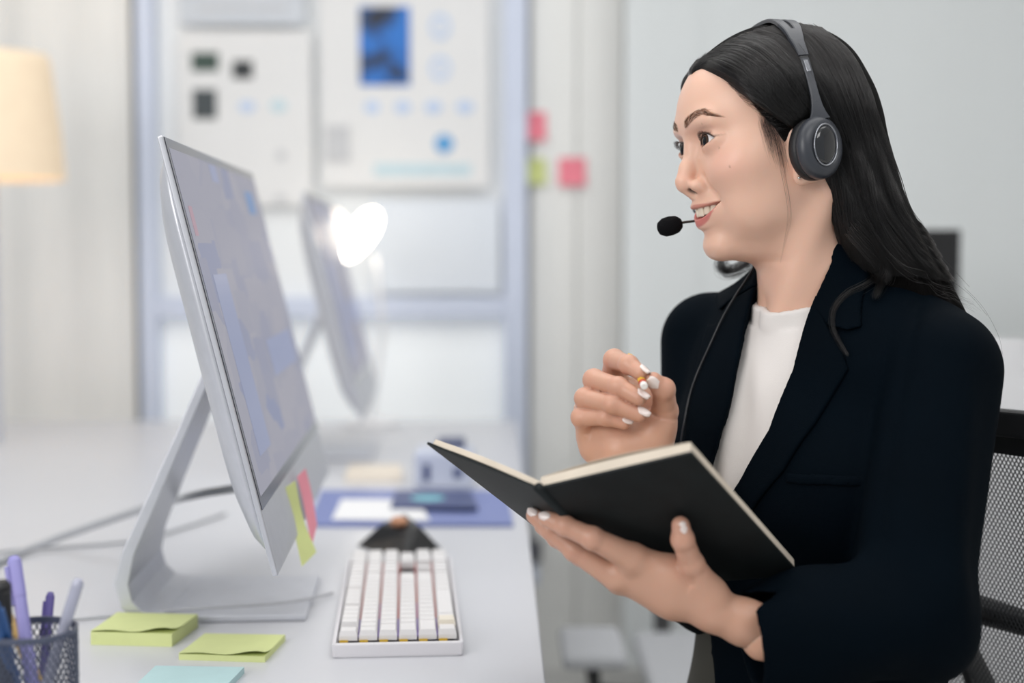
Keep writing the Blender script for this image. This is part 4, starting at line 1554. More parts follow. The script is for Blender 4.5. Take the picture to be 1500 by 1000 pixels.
near_sleeve = [(sn, 55), (en, 55), (wn, 47)]
far_sleeve = [(sf, 54), (ef, 54), (wf, 46)]
cutn = (wn - en) / np.linalg.norm(wn - en)
cutf = (wf - ef) / np.linalg.norm(wf - ef)

def blazer_trunk(X):
    """the closed outer volume of the blazer without its sleeves"""
    S = np.stack([X[:, 0], np.abs(X[:, 1]), X[:, 2]], 1)
    d = torso_core(X, 11)
    d = smin(d, cap(X, (-30, 0, -30), (-46, 0, 100), 78, 60), 30)
    d = smin(d, cap(S, (-42, 40, 20), (-25, 134, -44), 36, 42), 30)
    d = smin(d, ell(X, (55, -25, -530), (150, 165, 150)), 60)
    d = smax(d, X[:, 2] - 78 + 0.40 * (X[:, 0] + 20), 8)
    return d + folds(X, 1.1)

def blazer_full(X):
    d = blazer_trunk(X)
    a = sleeve(X, near_sleeve, 7.0)
    b = sleeve(X, far_sleeve, 2.5)
    d = smin(d, a, 11)
    d = smin(d, b, 14)
    return d

def blazer_full_w(Xw):
    return blazer_trunk(TF.l(Xw)) / 1000

def on_blazer(poly):
    p = np.array(poly, float)
    pts, _ = march(blazer_full_w, p[:, 0], p[:, 1], 1.0, 1.75, 80)
    return TF.l(pts)

# opening between the lapels, traced where the fabric lies, then carried to the torso's front plane
open_edge = on_blazer([(1118, 385), (1110, 420), (1100, 455), (1086, 520), (1070, 600), (1050, 670), (1035, 740), (1022, 820), (1002, 900), (985, 960), (968, 1030),
                       (1036, 1030), (1034, 960), (1032, 900), (1030, 830), (1042, 780), (1080, 715), (1130, 630), (1165, 540), (1195, 445), (1222, 380), (1232, 352)])
OPEN = np.vstack([open_edge[:, 1:], [[60, 200], [-60, 200]]])

def neck_hole(X):
    return cap(X, (-24, 0, -60), (-47, 0, 140), 62, 55)

seam_w, _ = march(lambda Xw: blazer_full(TF.l(Xw)) / 1000, [1350, 1336, 1326, 1316, 1306, 1296, 1288], [436, 480, 540, 600, 660, 720, 790], 1.0, 1.75, 60)
SEAM = [(p, 0.0) for p in TF.l(seam_w)]

def blazer_sdf(X):
    d = blazer_trunk(X)
    o = poly2d(X[:, 1], X[:, 2], OPEN) - 5
    o = np.maximum(o, -15 - X[:, 0])
    d = smax(d, -o, 2)
    d = smax(d, -neck_hole(X), 3)
    d = smax(d, -torso_core(X, 3), 2)
    d = smin(d, sleeve(X, near_sleeve, 7.0), 8)
    d = smin(d, sleeve(X, far_sleeve, 2.5), 12)
    d = d + 3.6 * np.exp(-(chain(X, SEAM) / 5.5) ** 2)
    for (w_, c_, r_) in ((wn, cutn, 39), (wf, cutf, 35)):
        ax = (X - w_) @ c_
        nearw = np.sqrt(((X - w_) ** 2).sum(1)) < 170
        d = np.where(nearw, smax(d, ax, 2), d)
        tub = np.sqrt(np.maximum(((X - w_) ** 2).sum(1) - ax ** 2, 0)) - r_
        tub = np.maximum(tub, -ax - 70)
        d = np.where(nearw, smax(d, -tub, 2), d)
    d = np.maximum(d, -520 - X[:, 2])
    return d

M_navy = mat('navy_wool', (0.0004, 0.0026, 0.0054, 1), rough=0.8, sheen=0.0, spec=0.05, bump=0.25, bscale=1400, noise=0.12, nscale=12)
M_shirt = mat('white_knit', (0.80, 0.77, 0.75, 1), rough=0.8, sheen=0.1, bump=0.15, bscale=1500, noise=0.03, nscale=8)
lo = np.min([sn, en, wn, sf, ef, wf, [-160, -190, -440], [130, 190, 70]], 0) - 75
hi = np.max([sn, en, wn, sf, ef, wf, [-160, -190, -440], [130, 190, 70]], 0) + 75
lo[2] = max(lo[2], -455)
bzV, bzQ = sdf_mesh(blazer_sdf, lo, hi, 3.4, project=0)
bzV = relax(bzV, bzQ, 3)
blazer = npmesh('blazer', TF.w(bzV), bzQ, M_navy, person)
blazer['label'] = 'dark navy blazer'

def shell_patch(name, poly_px, t0, t1, m, parent, h=2.2, rnd=1.5, extra=None):
    q = on_blazer(poly_px)
    pl = q[:, 1:]
    def f(X):
        b = blazer_trunk(X)
        s = np.abs(b - (t0 + t1) / 2) - (t1 - t0) / 2
        s = smax(s, poly2d(X[:, 1], X[:, 2], pl), rnd)
        return np.maximum(s, -10 - X[:, 0])
    l_, h_ = q.min(0) - 14, q.max(0) + 14
    l_[0] -= 10
    h_[0] += 12
    V, Q = sdf_mesh(f, l_, h_, h, slack=1.8, project=0)
    V = relax(V, Q, 3)
    return npmesh(name, TF.w(V), Q, m, parent)

# lapels and collar of the near and far front
shell_patch('lapel', [(1200, 428), (1216, 478), (1238, 516), (1245, 541), (1225, 575), (1196, 622), (1150, 690), (1108, 742), (1070, 800), (1040, 815), (1042, 780), (1080, 713), (1130, 628), (1165, 538)], -0.5, 4.5, M_navy, blazer, h=1.6)
shell_patch('collar', [(1232, 352), (1222, 380), (1193, 446), (1216, 478), (1246, 484), (1265, 478), (1268, 432), (1282, 398), (1296, 362), (1265, 348)], -0.5, 5.0, M_navy, blazer)
shell_patch('lapel', [(1111, 418), (1100, 453), (1086, 518), (1070, 598), (1050, 668), (1035, 740), (1022, 815), (1004, 790), (1000, 720), (1006, 640), (1018, 560), (1032, 500), (1040, 474), (1052, 474), (1075, 440)], -0.5, 4.5, M_navy, blazer)
shell_patch('collar', [(1118, 388), (1111, 418), (1075, 440), (1058, 455), (1062, 430), (1080, 402), (1098, 388)], -0.5, 5.0, M_navy, blazer)
shell_patch('pocket_welt', [(1152, 690), (1290, 694), (1290, 712), (1150, 708)], -0.5, 2.5, M_navy, blazer)

# shirt: knitted body with a neckband that follows the neck
def shirt_sdf(X):
    d = torso_core(X, 1.0)
    Xh = HF.l(TF.w(X))
    hd = head_sdf_neck(Xh)
    d = smin(d, hd - 1.5, 18)
    top = X[:, 2] - (NB[0] + NB[1] * X[:, 0])       # above the neckband's upper edge
    low = top + 17
    band = np.abs(hd - 3.0) - 3.2
    band = smax(band, np.maximum(top, -low - 2), 2)
    d = smax(d, low, 1.5)
    d = smin(d, band, 1.2)
    d = d + 2.4 * np.exp(-((X[:, 1] + 30) / 34) ** 2) * np.sin(0.022 * X[:, 2] + 0.16 * X[:, 1]) * (X[:, 0] > 0) * np.clip((-40 - X[:, 2]) / 40, 0, 1)
    return smax(d, -360 - X[:, 2], 4)

def head_sdf_neck(X):
    S = np.stack([X[:, 0], np.abs(X[:, 1]), X[:, 2]], 1)
    neck = cap(X * np.array([1, 1.06, 1]), (-22, 0, -60), (-40, 0, -165), 49, 51)
    d = smin(neck, cap(S, (-24, 52, -48), (8, 12, -172), 11, 10), 16)
    return smin(d, ell(X, (-50, 0, -222), (58, 88, 52)), 30)

nb_w, _ = march(lambda Xw: (head_sdf_neck(HF.l(Xw)) - 5) / 1000, [1114, 1135, 1160, 1186], [432, 455, 459, 450], 1.2, 1.6, 50)
nb_l = TF.l(nb_w)
NB = np.linalg.lstsq(np.column_stack([np.ones(4), nb_l[:, 0]]), nb_l[:, 2], rcond=None)[0]
NB = [float(nb_l[1:3, 2].mean() + 0.35 * nb_l[1:3, 0].mean()), -0.35]
sV, sQ = sdf_mesh(shirt_sdf, (-130, -175, -365), (120, 175, 60), 3.0)
shirt = npmesh('shirt', TF.w(sV), sQ, M_shirt, person)
shirt['label'] = 'white knitted crew neck top'

# waist and lap
M_olive = mat('olive_trousers', (0.045, 0.043, 0.034, 1), rough=0.85, bump=0.2, bscale=900, noise=0.1, nscale=20)
def trousers_sdf(X):
    S = np.stack([X[:, 0], np.abs(X[:, 1]), X[:, 2]], 1)
    d = torso_core(X, 4.5)
    d = smax(d, X[:, 2] + 285, 4)
    d = smin(d, cap(S, (0, 85, -520), (360, 105, -545), 82, 62), 40)
    d = smin(d, cap(S, (360, 105, -545), (380, 105, -950), 60, 42), 20)
    return d
tV, tQ = sdf_mesh(trousers_sdf, (-150, -210, -990), (460, 210, -278), 7.0)
trousers = npmesh('trousers', TF.w(tV), tQ, M_olive, person)

# locks of hair that fall over the collar and behind the far shoulder
def lock(n, path_px, spread, f_surf, lift, r0=0.00012, taper=0.35):
    m = 22
    q = smooth_path(path_px, m)[None].repeat(n, 0)
    t = np.linspace(0, 1, m)[None, :, None]
    o = rng.normal(0, 1, (n, 1, 2)) * spread * (1 - (1 - taper) * t)
    ph = rng.random((n, 1, 2)) * 6.28
    q = q + o + np.sin(t * 4.5 + ph) * spread * 0.35 * t
    pts, _ = march(f_surf, q[:, :, 0].ravel(), q[:, :, 1].ravel(), 1.15, 1.7, 36)
    N = grad(f_surf, pts, 0.001)
    pts = pts + N / (np.linalg.norm(N, axis=1)[:, None] + 1e-9) * (lift + 0.005 * rng.random((n, 1)).repeat(m, 1).reshape(-1, 1))
    pts = pts.reshape(n, m, 3)
    out = [p for p in pts if np.abs(np.diff(p, axis=0)).max() < 0.03]
    return out, [np.linspace(r0, r0 * 0.4, m)] * len(out)
both = lambda Xw: np.minimum(blazer_trunk(TF.l(Xw)) / 1000, hair_world(Xw))
lo1, ra1 = lock(60, [(1250, 340), (1285, 385), (1288, 405), (1268, 422), (1240, 436), (1223, 458), (1222, 484), (1232, 505), (1243, 522)], 3.6, both, 0.003, r0=0.00010, taper=0.35)
lo2, ra2 = lock(160, [(1262, 330), (1290, 370), (1300, 395), (1292, 420), (1284, 440)], 7.0, both, 0.004)
lo3, ra3 = lock(240, [(1282, 310), (1315, 360), (1345, 392), (1378, 414), (1405, 432), (1428, 446)], 10.0, both, 0.004, taper=0.6)
lo4, ra4 = [], []
for k in range(170):                                # far lock curling under the jaw
    q = smooth_path([P(1128, 330, 1.53), P(1108, 372, 1.53), P(1085, 392, 1.52), P(1064, 398, 1.51), P(1055, 388, 1.50), P(1060, 378, 1.51)], 26)
    o = rng.normal(0, 0.0042, (1, 3))
    lo4.append(q + o * np.linspace(1, 0.7, 26)[:, None])
    ra4.append(np.linspace(0.00016, 0.00006, 26))
lo5, ra5 = [], []
for g in ([(1412, 420), (1440, 450), (1462, 490), (1469, 520)], [(1400, 415), (1425, 436), (1446, 462)], [(1320, 300), (1350, 345), (1385, 382), (1420, 420)]):
    q = smooth_path(g, 24)
    lo5.append(np.array([P(a_, b_, 1.36) for a_, b_ in q]))
    ra5.append(np.full(24, 0.00010))
lk = strands('hair_locks', lo1 + lo2 + lo3 + lo4 + lo5, ra1 + ra2 + ra3 + ra4 + ra5, M_strand, person)
lk['kind'] = 'stuff'

# ------------------------------------------------------------------ hands
HO = P(950, 750, 1.27)                                # origin for the hand lattices
def J(px, py, d, rpx):
    return ((P(px, py, d) - HO) * 1000, rpx * d / FPX * 1000)

def hand_fn(palm, fingers, kp=12.0, kf=5.0):
    def f(X):
        d = None
        for c in palm:
            e = chain(X, c, 8)
            d = e if d is None else smin(d, e, kp)
        fs = None
        for c in fingers:
            e = chain(X, c, 3.0)
            # knuckle and joint swellings
            for (p, r) in c[1:-1]:
                e = smin(e, np.sqrt(((X - p) ** 2).sum(1)) - r * 1.03, 3)
            fs = e if fs is None else np.minimum(fs, e)
        # fingers stay apart but grow out of the palm
        base = np.full(len(X), 1e9)
        for c in fingers:
            base = np.minimum(base, np.sqrt(((X - c[0][0]) ** 2).sum(1)))
        k = np.where(base < 26, kf * 1.8, 1.5)
        return smin(d, fs, k)
    return f

near_palm = [
    [J(1150, 930, 1.253, 35), J(1090, 911, 1.252, 33), J(1045, 893, 1.252, 31), J(985, 866, 1.255, 33), J(925, 838, 1.257, 26)],
    [J(1035, 868, 1.248, 25), J(985, 840, 1.245, 26), J(928, 818, 1.248, 21)],
    [J(985, 872, 1.262, 33), J(915, 848, 1.266, 20)],
]
near_fingers = [
    [J(925, 816, 1.242, 21), J(868, 788, 1.232, 16.5), J(828, 770, 1.237, 14.2), J(801, 760, 1.244, 12)],
    [J(902, 845, 1.258, 20), J(842, 806, 1.264, 15.5), J(806, 776, 1.272, 13.5), J(782, 755, 1.282, 11.5)],
    [J(905, 850, 1.264, 18), J(850, 813, 1.268, 14.5), J(815, 788, 1.273, 12.3), J(793, 772, 1.279, 10)],
    [J(1038, 868, 1.246, 24), J(1013, 826, 1.230, 18), J(1000, 790, 1.216, 16), J(997, 769, 1.213, 13.5)],
]
far_palm = [
    [J(912, 800, 1.34, 33), J(906, 730, 1.335, 35), J(915, 660, 1.335, 43), J(900, 625, 1.345, 40)],
    [J(945, 665, 1.33, 28), J(963, 625, 1.325, 25)],
    [J(925, 650, 1.345, 34), J(932, 590, 1.355, 30)],
    [J(872, 655, 1.345, 24), J(866, 600, 1.365, 22), J(895, 560, 1.37, 19)],
    [J(905, 575, 1.372, 22), J(945, 580, 1.352, 22)],
]
far_fingers = [
    [J(895, 570, 1.372, 18), J(900, 527, 1.340, 15), J(921, 534, 1.308, 13.5), J(938, 546, 1.297, 11.5)],
    [J(872, 585, 1.370, 18), J(870, 556, 1.330, 15), J(906, 566, 1.300, 13.5), J(936, 582, 1.290, 12)],
    [J(862, 612, 1.365, 17), J(857, 583, 1.326, 14.5), J(898, 592, 1.300, 13.2), J(937, 607, 1.295, 11.5)],
    [J(866, 645, 1.355, 16), J(851, 611, 1.326, 13.5), J(888, 611, 1.308, 11.8), J(914, 619, 1.304, 10)],
    [J(962, 640, 1.328, 26), J(974, 602, 1.322, 18.5), J(972, 570, 1.303, 16), J(957, 557, 1.297, 12.5)],
]

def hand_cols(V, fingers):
    skin = np.array([0.60, 0.345, 0.245])  # tan hands, made darker than the face to put shade into their colour
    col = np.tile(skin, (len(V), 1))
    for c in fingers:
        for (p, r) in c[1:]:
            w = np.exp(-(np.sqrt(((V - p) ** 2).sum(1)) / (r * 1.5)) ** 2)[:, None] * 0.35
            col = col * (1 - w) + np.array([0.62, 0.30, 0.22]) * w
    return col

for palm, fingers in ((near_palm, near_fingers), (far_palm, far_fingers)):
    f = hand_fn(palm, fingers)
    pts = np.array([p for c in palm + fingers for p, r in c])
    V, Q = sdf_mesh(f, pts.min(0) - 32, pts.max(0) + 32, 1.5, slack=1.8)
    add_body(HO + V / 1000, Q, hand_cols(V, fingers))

# nails
M_nail = mat('nail_polish', (0.83, 0.72, 0.68, 1), rough=0.15, coat=0.6)
def nail(mb, at, tip_dir, face, ln, wd):
    t = Vector(tuple(tip_dir)).normalized()
    n = Vector(tuple(face))
    n = (n - t * n.dot(t)).normalized()
    s = t.cross(n)
    rings = []
    for u in np.linspace(-1, 1, 9):
        ww = wd * (1 - 0.55 * abs(u) ** 3)
        ring = []
        for a in np.linspace(-1, 1, 7):
            ring.append(Vector(tuple(at)) + t * ln * u + s * ww * a + n * (0.0004 - 0.42 * wd * a * a - 0.05 * ln * u * u))
        for a in np.linspace(1, -1, 7):
            ring.append(Vector(tuple(at)) + t * ln * u + s * ww * a * 0.96 + n * (0.0004 - 0.42 * wd * a * a - 0.05 * ln * u * u - 0.0012))
        rings.append(ring)
    mb.rings(rings)
mbn = MB()
to_cam = -FW
def nail_on(finger, side, fwd=0.35, scale=1.0):
    """nail on the last joint of a finger, turned to the given direction"""
    (p0, r0), (p1, r1) = finger[-2], finger[-1]
    t = (p1 - p0) / np.linalg.norm(p1 - p0)
    n = side - t * (side @ t)
    n /= np.linalg.norm(n)
    at = p1 + n * (r1 * 0.99) + t * r1 * fwd
    nail(mbn, HO + at / 1000, t - n * 0.12, n, r1 * 0.80 * scale / 1000, r1 * 0.62 * scale / 1000)
upn = UPV * 0.55 - FW
for k, fg in enumerate(near_fingers):
    nail_on(fg, upn if k < 3 else -FW + UPV * 0.25 + RT * 0.15, 0.15 if k < 3 else -0.1)
for k, fg in enumerate(far_fingers):
    nail_on(fg, (-FW * 0.6 + RT * 0.75 + UPV * 0.35) if k < 4 else (-FW - RT * 0.65 + UPV * 0.2), 0.45 if k < 4 else 0.2, 1.15)
nails = mbn.build('fingernails', M_nail, person, smooth=True)

# the rest of the body under the clothes
def under_sdf(X):
    d = torso_core(X, -9)
    d = smin(d, chain(X, [(sn, 42), (en, 34), (wn + (en - wn) * 0.1, 22)], 20), 20)
    d = smin(d, chain(X, [(sf, 40), (ef, 32), (wf + (ef - wf) * 0.1, 22)], 20), 20)
    return smax(d, -440 - X[:, 2], 10)
uV, uQ = sdf_mesh(under_sdf, lo, hi, 8.0)
add_body(TF.w(uV), uQ, np.tile(np.array([0.70, 0.40, 0.28]), (len(uV), 1)))
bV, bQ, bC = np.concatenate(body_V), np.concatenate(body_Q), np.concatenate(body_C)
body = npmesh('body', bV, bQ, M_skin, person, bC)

# ------------------------------------------------------------------ notebook in her left hand
M_cover = mat('notebook_cover', (0.010, 0.013, 0.014, 1), rough=0.6, bump=0.15, bscale=1200, spec=0.2, noise=0.15, nscale=40)
M_page = mat('page_paper', (0.66, 0.58, 0.48, 1), rough=0.8, noise=0.05, nscale=30)
bkA, bkB, bkE = P(625, 650, 1.285), P(788, 716, 1.205), P(1013, 664, 1.142)
bkD, bkC, bkF = P(776, 766, 1.42), P(930, 862, 1.345), P(1172, 842, 1.285)
notebook = empty('notebook', 'black hardcover notebook lying open in her hand', 'notebook', loc=tuple(bkC))

def leaf_patch(name, c00, c10, c11, c01, t0, t1, bow, m, inset=0.0, n=10, ridge=0.0):
    """slab between two thicknesses over the four corners; positive thickness lies on the reading side"""
    c00, c10, c11, c01 = [np.asarray(c) for c in (c00, c10, c11, c01)]
    nrm = np.cross(c10 - c00, c01 - c00)
    nrm /= np.linalg.norm(nrm)
    if nrm @ np.array([0, 0.5, 1.0]) < 0:
        nrm = -nrm
    def pt(u, v, t):
        u2 = inset + u * (1 - inset * 1.0) if inset else u
        u2 = u * (1 - inset)
        v2 = inset + v * (1 - 2 * inset)
        p = (c00 * (1 - u2) + c10 * u2) * (1 - v2) + (c01 * (1 - u2) + c11 * u2) * v2
        return p + nrm * (t + bow * math.sin(math.pi * u) + ridge * (1 - u) ** 3)
    us = np.linspace(0, 1, n)
    vs_, fs = [], []
    rings = []
    for v in np.linspace(0, 1, n):
        rings.append([pt(u, v, t0) for u in us] + [pt(u, v, t1) for u in us[::-1]])
    mb = MB()
    mb.rings(rings)
    return mb.build(name, m, None)
parts = []
# near half: u runs from the spine to the fore edge
parts.append(leaf_patch('cover', bkB, bkE, bkF, bkC, 0.0, 0.0024, 0.0, M_cover))
parts.append(leaf_patch('page_block', bkB, bkE, bkF, bkC, 0.0026, 0.0135, 0.0015, M_page, inset=0.02))
parts.append(leaf_patch('page', bkB, bkE, bkF, bkC, 0.0140, 0.0144, 0.004, M_page, inset=0.022))
parts.append(leaf_patch('cover', bkB, bkA, bkD, bkC, 0.0, 0.0024, 0.0, M_cover))
parts.append(leaf_patch('page_block', bkB, bkA, bkD, bkC, 0.0026, 0.0080, 0.0015, M_page, inset=0.02))
mb = MB()
mb.tube([bkB + np.array([0, -0.001, 0.002]), bkC + np.array([0, -0.001, 0.002])], 0.0042, 14)
parts.append(mb.build('spine', M_cover, None, smooth=True))
bpy.context.view_layer.update()
for p in parts:
    set_parent_keep(p, notebook)

# pencil between thumb and forefinger
pa_, pb_ = P(944, 566, 1.272), P(922, 522, 1.37)
pencil = empty('pencil', 'yellow pencil pinched in her raised hand', 'pencil', loc=tuple(pa_))
M_yel = mat('pencil_yellow', rgb(226, 186, 60), rough=0.35, coat=0.3)
M_red = mat('pencil_band_red', rgb(190, 70, 40), rough=0.35)
M_whitep = mat('eraser_white', rgb(235, 232, 228), rough=0.6)
ax = (pb_ - pa_) / np.linalg.norm(pb_ - pa_)
ps = [MB().tube([pa_ + ax * 0.012, pb_], 0.0036, 6).build('barrel', M_yel, None),
      MB().tube([pa_ + ax * 0.006, pa_ + ax * 0.0125], 0.0038, 12).build('ferrule', M_red, None),
      MB().tube([pa_, pa_ + ax * 0.001, pa_ + ax * 0.007], [0.0026, 0.0034, 0.0035], 12).build('eraser', M_whitep, None, smooth=False)]
bpy.context.view_layer.update()
for p in ps:
    set_parent_keep(p, pencil)

# ------------------------------------------------------------------ headset
M_grey = mat('headset_grey_plastic', (0.038, 0.042, 0.052, 1), rough=0.36, spec=0.5, bump=0.05, bscale=800)
M_dark = mat('headset_dark_plastic', (0.012, 0.013, 0.016, 1), rough=0.3, spec=0.5)
M_gloss = mat('headset_gloss_inlay', (0.010, 0.011, 0.014, 1), rough=0.06, coat=0.6)
M_ring = mat('headset_silver_ring', (0.30, 0.31, 0.34, 1), rough=0.25, metal=0.9)
M_foam = mat('black_foam', (0.006, 0.006, 0.007, 1), rough=0.95, spec=0.1, bump=0.6, bscale=900)
M_pad = mat('black_leatherette', (0.008, 0.008, 0.010, 1), rough=0.5, bump=0.2, bscale=500)
headset = empty('headset', 'black and grey call headset with foam microphone worn over her hair', 'headset', loc=tuple(HF.w((-4, 0, 134))))
hp = []
CUPC = np.array([-3.5, 87.0, -6.0])
def cup_matrix(sgn):
    # local z is the outward axis of the cup
    a = math.radians(17)
    zx = np.array([-math.sin(a), sgn * math.cos(a), 0.03])
    zx /= np.linalg.norm(zx)
    up = np.array([-0.12, 0, 1.0])
    yx = up - zx * (up @ zx)
    yx /= np.linalg.norm(yx)
    xx = np.cross(yx, zx)
    R = np.stack([xx, yx, zx])                       # rows: local axes in head frame
    Rw = R @ HF.M                                    # world directions
    o = HF.w(CUPC * np.array([1, sgn, 1]))
    M = Matrix(((Rw[0][0], Rw[1][0], Rw[2][0], o[0]), (Rw[0][1], Rw[1][1], Rw[2][1], o[1]), (Rw[0][2], Rw[1][2], Rw[2][2], o[2]), (0, 0, 0, 1)))
    return M @ Matrix.Diagonal((0.001, 0.001, 0.001, 1))
for sgn in (1, -1):
    M = cup_matrix(sgn)
    oval = Matrix.Diagonal((0.92, 1.06, 1, 1))
    o = MB().lathe([(19, -16), (25, -16.5), (28, -13), (28.6, -8), (27.5, -4), (22, -3)], 48, M @ oval).build('ear_cushion', M_pad, None, smooth=True)
    hp.append(o)
    cup = MB().lathe([(20, -4), (27.5, -4), (28.6, -1), (28.0, 4), (25, 7.5), (20.5, 9.2), (18.2, 9.4), (17.6, 8.4), (2, 8.4)], 56, M @ oval).build('ear_cup', M_grey, None, smooth=True)
    hp.append(cup)
    inl = Matrix.Translation((0, 1.5, 0)) @ Matrix.Diagonal((0.84, 1.16, 1, 1))
    o = MB().lathe([(17.6, 8.4), (17.9, 9.9), (17.2, 10.6), (16.3, 10.2), (16.0, 8.8)], 48, M @ inl, caps=(False, False)).build('trim_ring', M_ring, None, smooth=True)
    hp.append(o)
    o = MB().lathe([(16.2, 8.2), (16.0, 9.4), (13, 10.8), (8, 11.9), (3, 12.3), (0.4, 12.3)], 48, M @ inl).build('cap_inlay', M_gloss, None, smooth=True)
    hp.append(o)

def band_pt(th):
    """place on the head band, th 0 at the near cup, pi at the far cup"""
    c, s = math.cos(th), math.sin(th)
    y = 90.0 * np.sign(c) * abs(c) ** 0.75
    z = 2 + 126.0 * s ** 0.92
    x = -6 + 15 * min(s, 0.75) / 0.75 - 3 * s ** 3
    return np.array([x, y, z])

def band(name, th0, th1, w0, w1, thick, m, n=40, slot=None, wfun=None):
    rings = []
    for th in np.linspace(th0, th1, n):
        p = band_pt(th)
        q = band_pt(th + 0.01)
        t = (q - p) / np.linalg.norm(q - p)
        ctr = np.array([0, 0, 35.0])
        nn_ = p - ctr
        nn_[0] = 0
        nn_ -= t * (nn_ @ t)
        nn_ /= np.linalg.norm(nn_)
        s = np.cross(t, nn_)
        w = wfun(th) if wfun else w0 + (w1 - w0) * (th - th0) / (th1 - th0)
        a0, a1 = (-w, w) if slot is None else (slot[0] * w, slot[1] * w)
        ring = [p + s * (a0 + 0.8) + nn_ * thick, p + s * (a1 - 0.8) + nn_ * thick, p + s * a1 + nn_ * (thick - 0.9), p + s * a1 - nn_ * thick * 0.3, p + s * a0 - nn_ * thick * 0.3, p + s * a0 + nn_ * (thick - 0.9)]
        rings.append([HF.w(r) for r in ring])
    return MB().rings(rings).build(name, m, None, smooth=False)

pi = math.pi
bw = lambda th: float(np.interp(min(th, pi - th), [0.62, 0.75, 0.95, 1.15, 1.57], [5.2, 6.0, 8.6, 11.5, 12.5]))
for sgn in (0, 1):
    mir = (lambda a, b: (a, b)) if sgn == 0 else (lambda a, b: (pi - b, pi - a))
    a, b = mir(0.66, 1.02)
    hp.append(band('headband_end', a, b, 6, 6, 3.0, M_grey, 14, wfun=bw))
    a, b = mir(0.60, 0.70)
    hp.append(band('slider', a, b, 4.6, 4.6, 2.0, M_dark, 6))
    a, b = mir(0.50, 0.61)
    hp.append(band('slider_window', a, b, 2.8, 2.8, 2.5, M_ring, 6))
    a, b = mir(0.125, 0.63)
    hp.append(band('arm', a, b, 5.4, 5.4, 2.2, M_grey, 24, wfun=lambda th: float(np.interp(min(th, pi - th), [0.12, 0.17, 0.22, 0.28, 0.34, 0.45, 0.62], [11.0, 7.6, 5.6, 4.6, 4.2, 4.2, 4.6]))))
# two straps with a slot between them over the crown
hp.append(band('headband', 1.0, pi - 1.0, 0, 0, 3.0, M_grey, 40, slot=(-1, -0.2), wfun=bw))
hp.append(band('headband', 1.0, pi - 1.0, 0, 0, 3.0, M_grey, 40, slot=(0.2, 1), wfun=bw))
hp.append(band('headband_cushion', 1.0, pi - 1.0, 0, 0, 0.4, M_dark, 30, slot=(-0.9, 0.9), wfun=bw))

# boom on her right side, round to the mouth
mic = np.array(HF.l(P(981, 331, 1.425)))
tipb = np.array(HF.l(P(1000, 326, 1.43)))
bpts = smooth_path([(0, -97, -10), (30, -90, -30), (62, -72, -48), np.array(HF.l(P(1030, 320, 1.460))), tipb, mic], 40)
hp.append(MB().tube([HF.w(p) for p in bpts], 0.0014, 8).build('microphone_boom', M_dark, None, smooth=True))
hp.append(MB().lathe([(2.5, -13), (6, -12), (8.8, -8), (10, -1), (9.6, 6), (7, 11), (3, 13.2), (0.5, 13.5)], 28,
          Matrix.Translation(Vector(HF.w(mic))) @ Vector(HF.w(mic) - HF.w(tipb)).to_track_quat('Z', 'Y').to_matrix().to_4x4() @ Matrix.Scale(0.00098, 4)).build('foam_windscreen', M_foam, None, smooth=True))

# cable down over the far lapel
cpx = smooth_path([(1106, 385), (1098, 402), (1078, 432), (1058, 466), (1040, 505), (1022, 545), (1010, 580), (1002, 620), (996, 660), (990, 720)], 60)
cw, _ = march(lambda Xw: (blazer_trunk(TF.l(Xw)) - 6.5) / 1000, cpx[:, 0], cpx[:, 1], 1.0, 1.75, 80)
top_c = smooth_path([HF.w((0, -96, -22)), HF.w((-6, -92, -60)), cw[0]], 14)
hp.append(MB().tube(list(top_c[:-1]) + list(cw), 0.0012, 8).build('cable', M_dark, None, smooth=True))
bpy.context.view_layer.update()
for p in hp:
    set_parent_keep(p, headset)

# ------------------------------------------------------------------ her mesh chair
M_frameb = mat('chair_black_plastic', (0.012, 0.013, 0.015, 1), rough=0.5, noise=0.1, nscale=30)
M_net = mat('chair_mesh_fabric', (0.030, 0.032, 0.036, 1), rough=0.75)
chair = empty('office_chair', 'black mesh back office chair that the woman sits on', 'chair', loc=tuple(TF.w((-60, 0, 0)) * np.array([1, 1, 0])))
chp = []
def cback(y, z):
    """surface of the chair's back in the torso frame"""
    return np.array([-178 - 0.00022 * 0 * y * y + 26 * (1 - (y / 230.0) ** 2) * -1 + 26 + 0.06 * (z + 100) + 18 * math.sin((z + 100) / 170.0), y, z])
def loop(y):
    return y
zt, zbm, hwid = -116, -590, 232
# rounded-rectangle frame
fr = []
def corner(cy, cz, a0, a1, r=70):
    return [(cy + r * math.cos(a), cz + r * math.sin(a)) for a in np.linspace(a0, a1, 8)]
out = corner(hwid - 70, zt - 70, 0, math.pi / 2) + corner(-hwid + 70, zt - 70, math.pi / 2, math.pi) + corner(-hwid + 90, zbm + 70, math.pi, 1.5 * math.pi) + corner(hwid - 90, zbm + 70, 1.5 * math.pi, 2 * math.pi)
out.append(out[0])
pathw = [TF.w(cback(y, z)) for y, z in out]
mb = MB()
rings = []
n = len(pathw) - 1
nback = TF.M[0]
for i in range(n):
    p = pathw[i]
    t = pathw[(i + 1) % n] - pathw[(i - 1) % n]
    t = t / np.linalg.norm(t)
    s = np.cross(t, nback)
    rings.append([p + s * 0.014 * a + nback * 0.009 * b for a, b in ((-1, -1), (1, -1), (1, 1), (-1, 1))])
mb.rings(rings, loop=True)
chp.append(mb.build('back_frame', M_frameb, None, bevel=0.004))
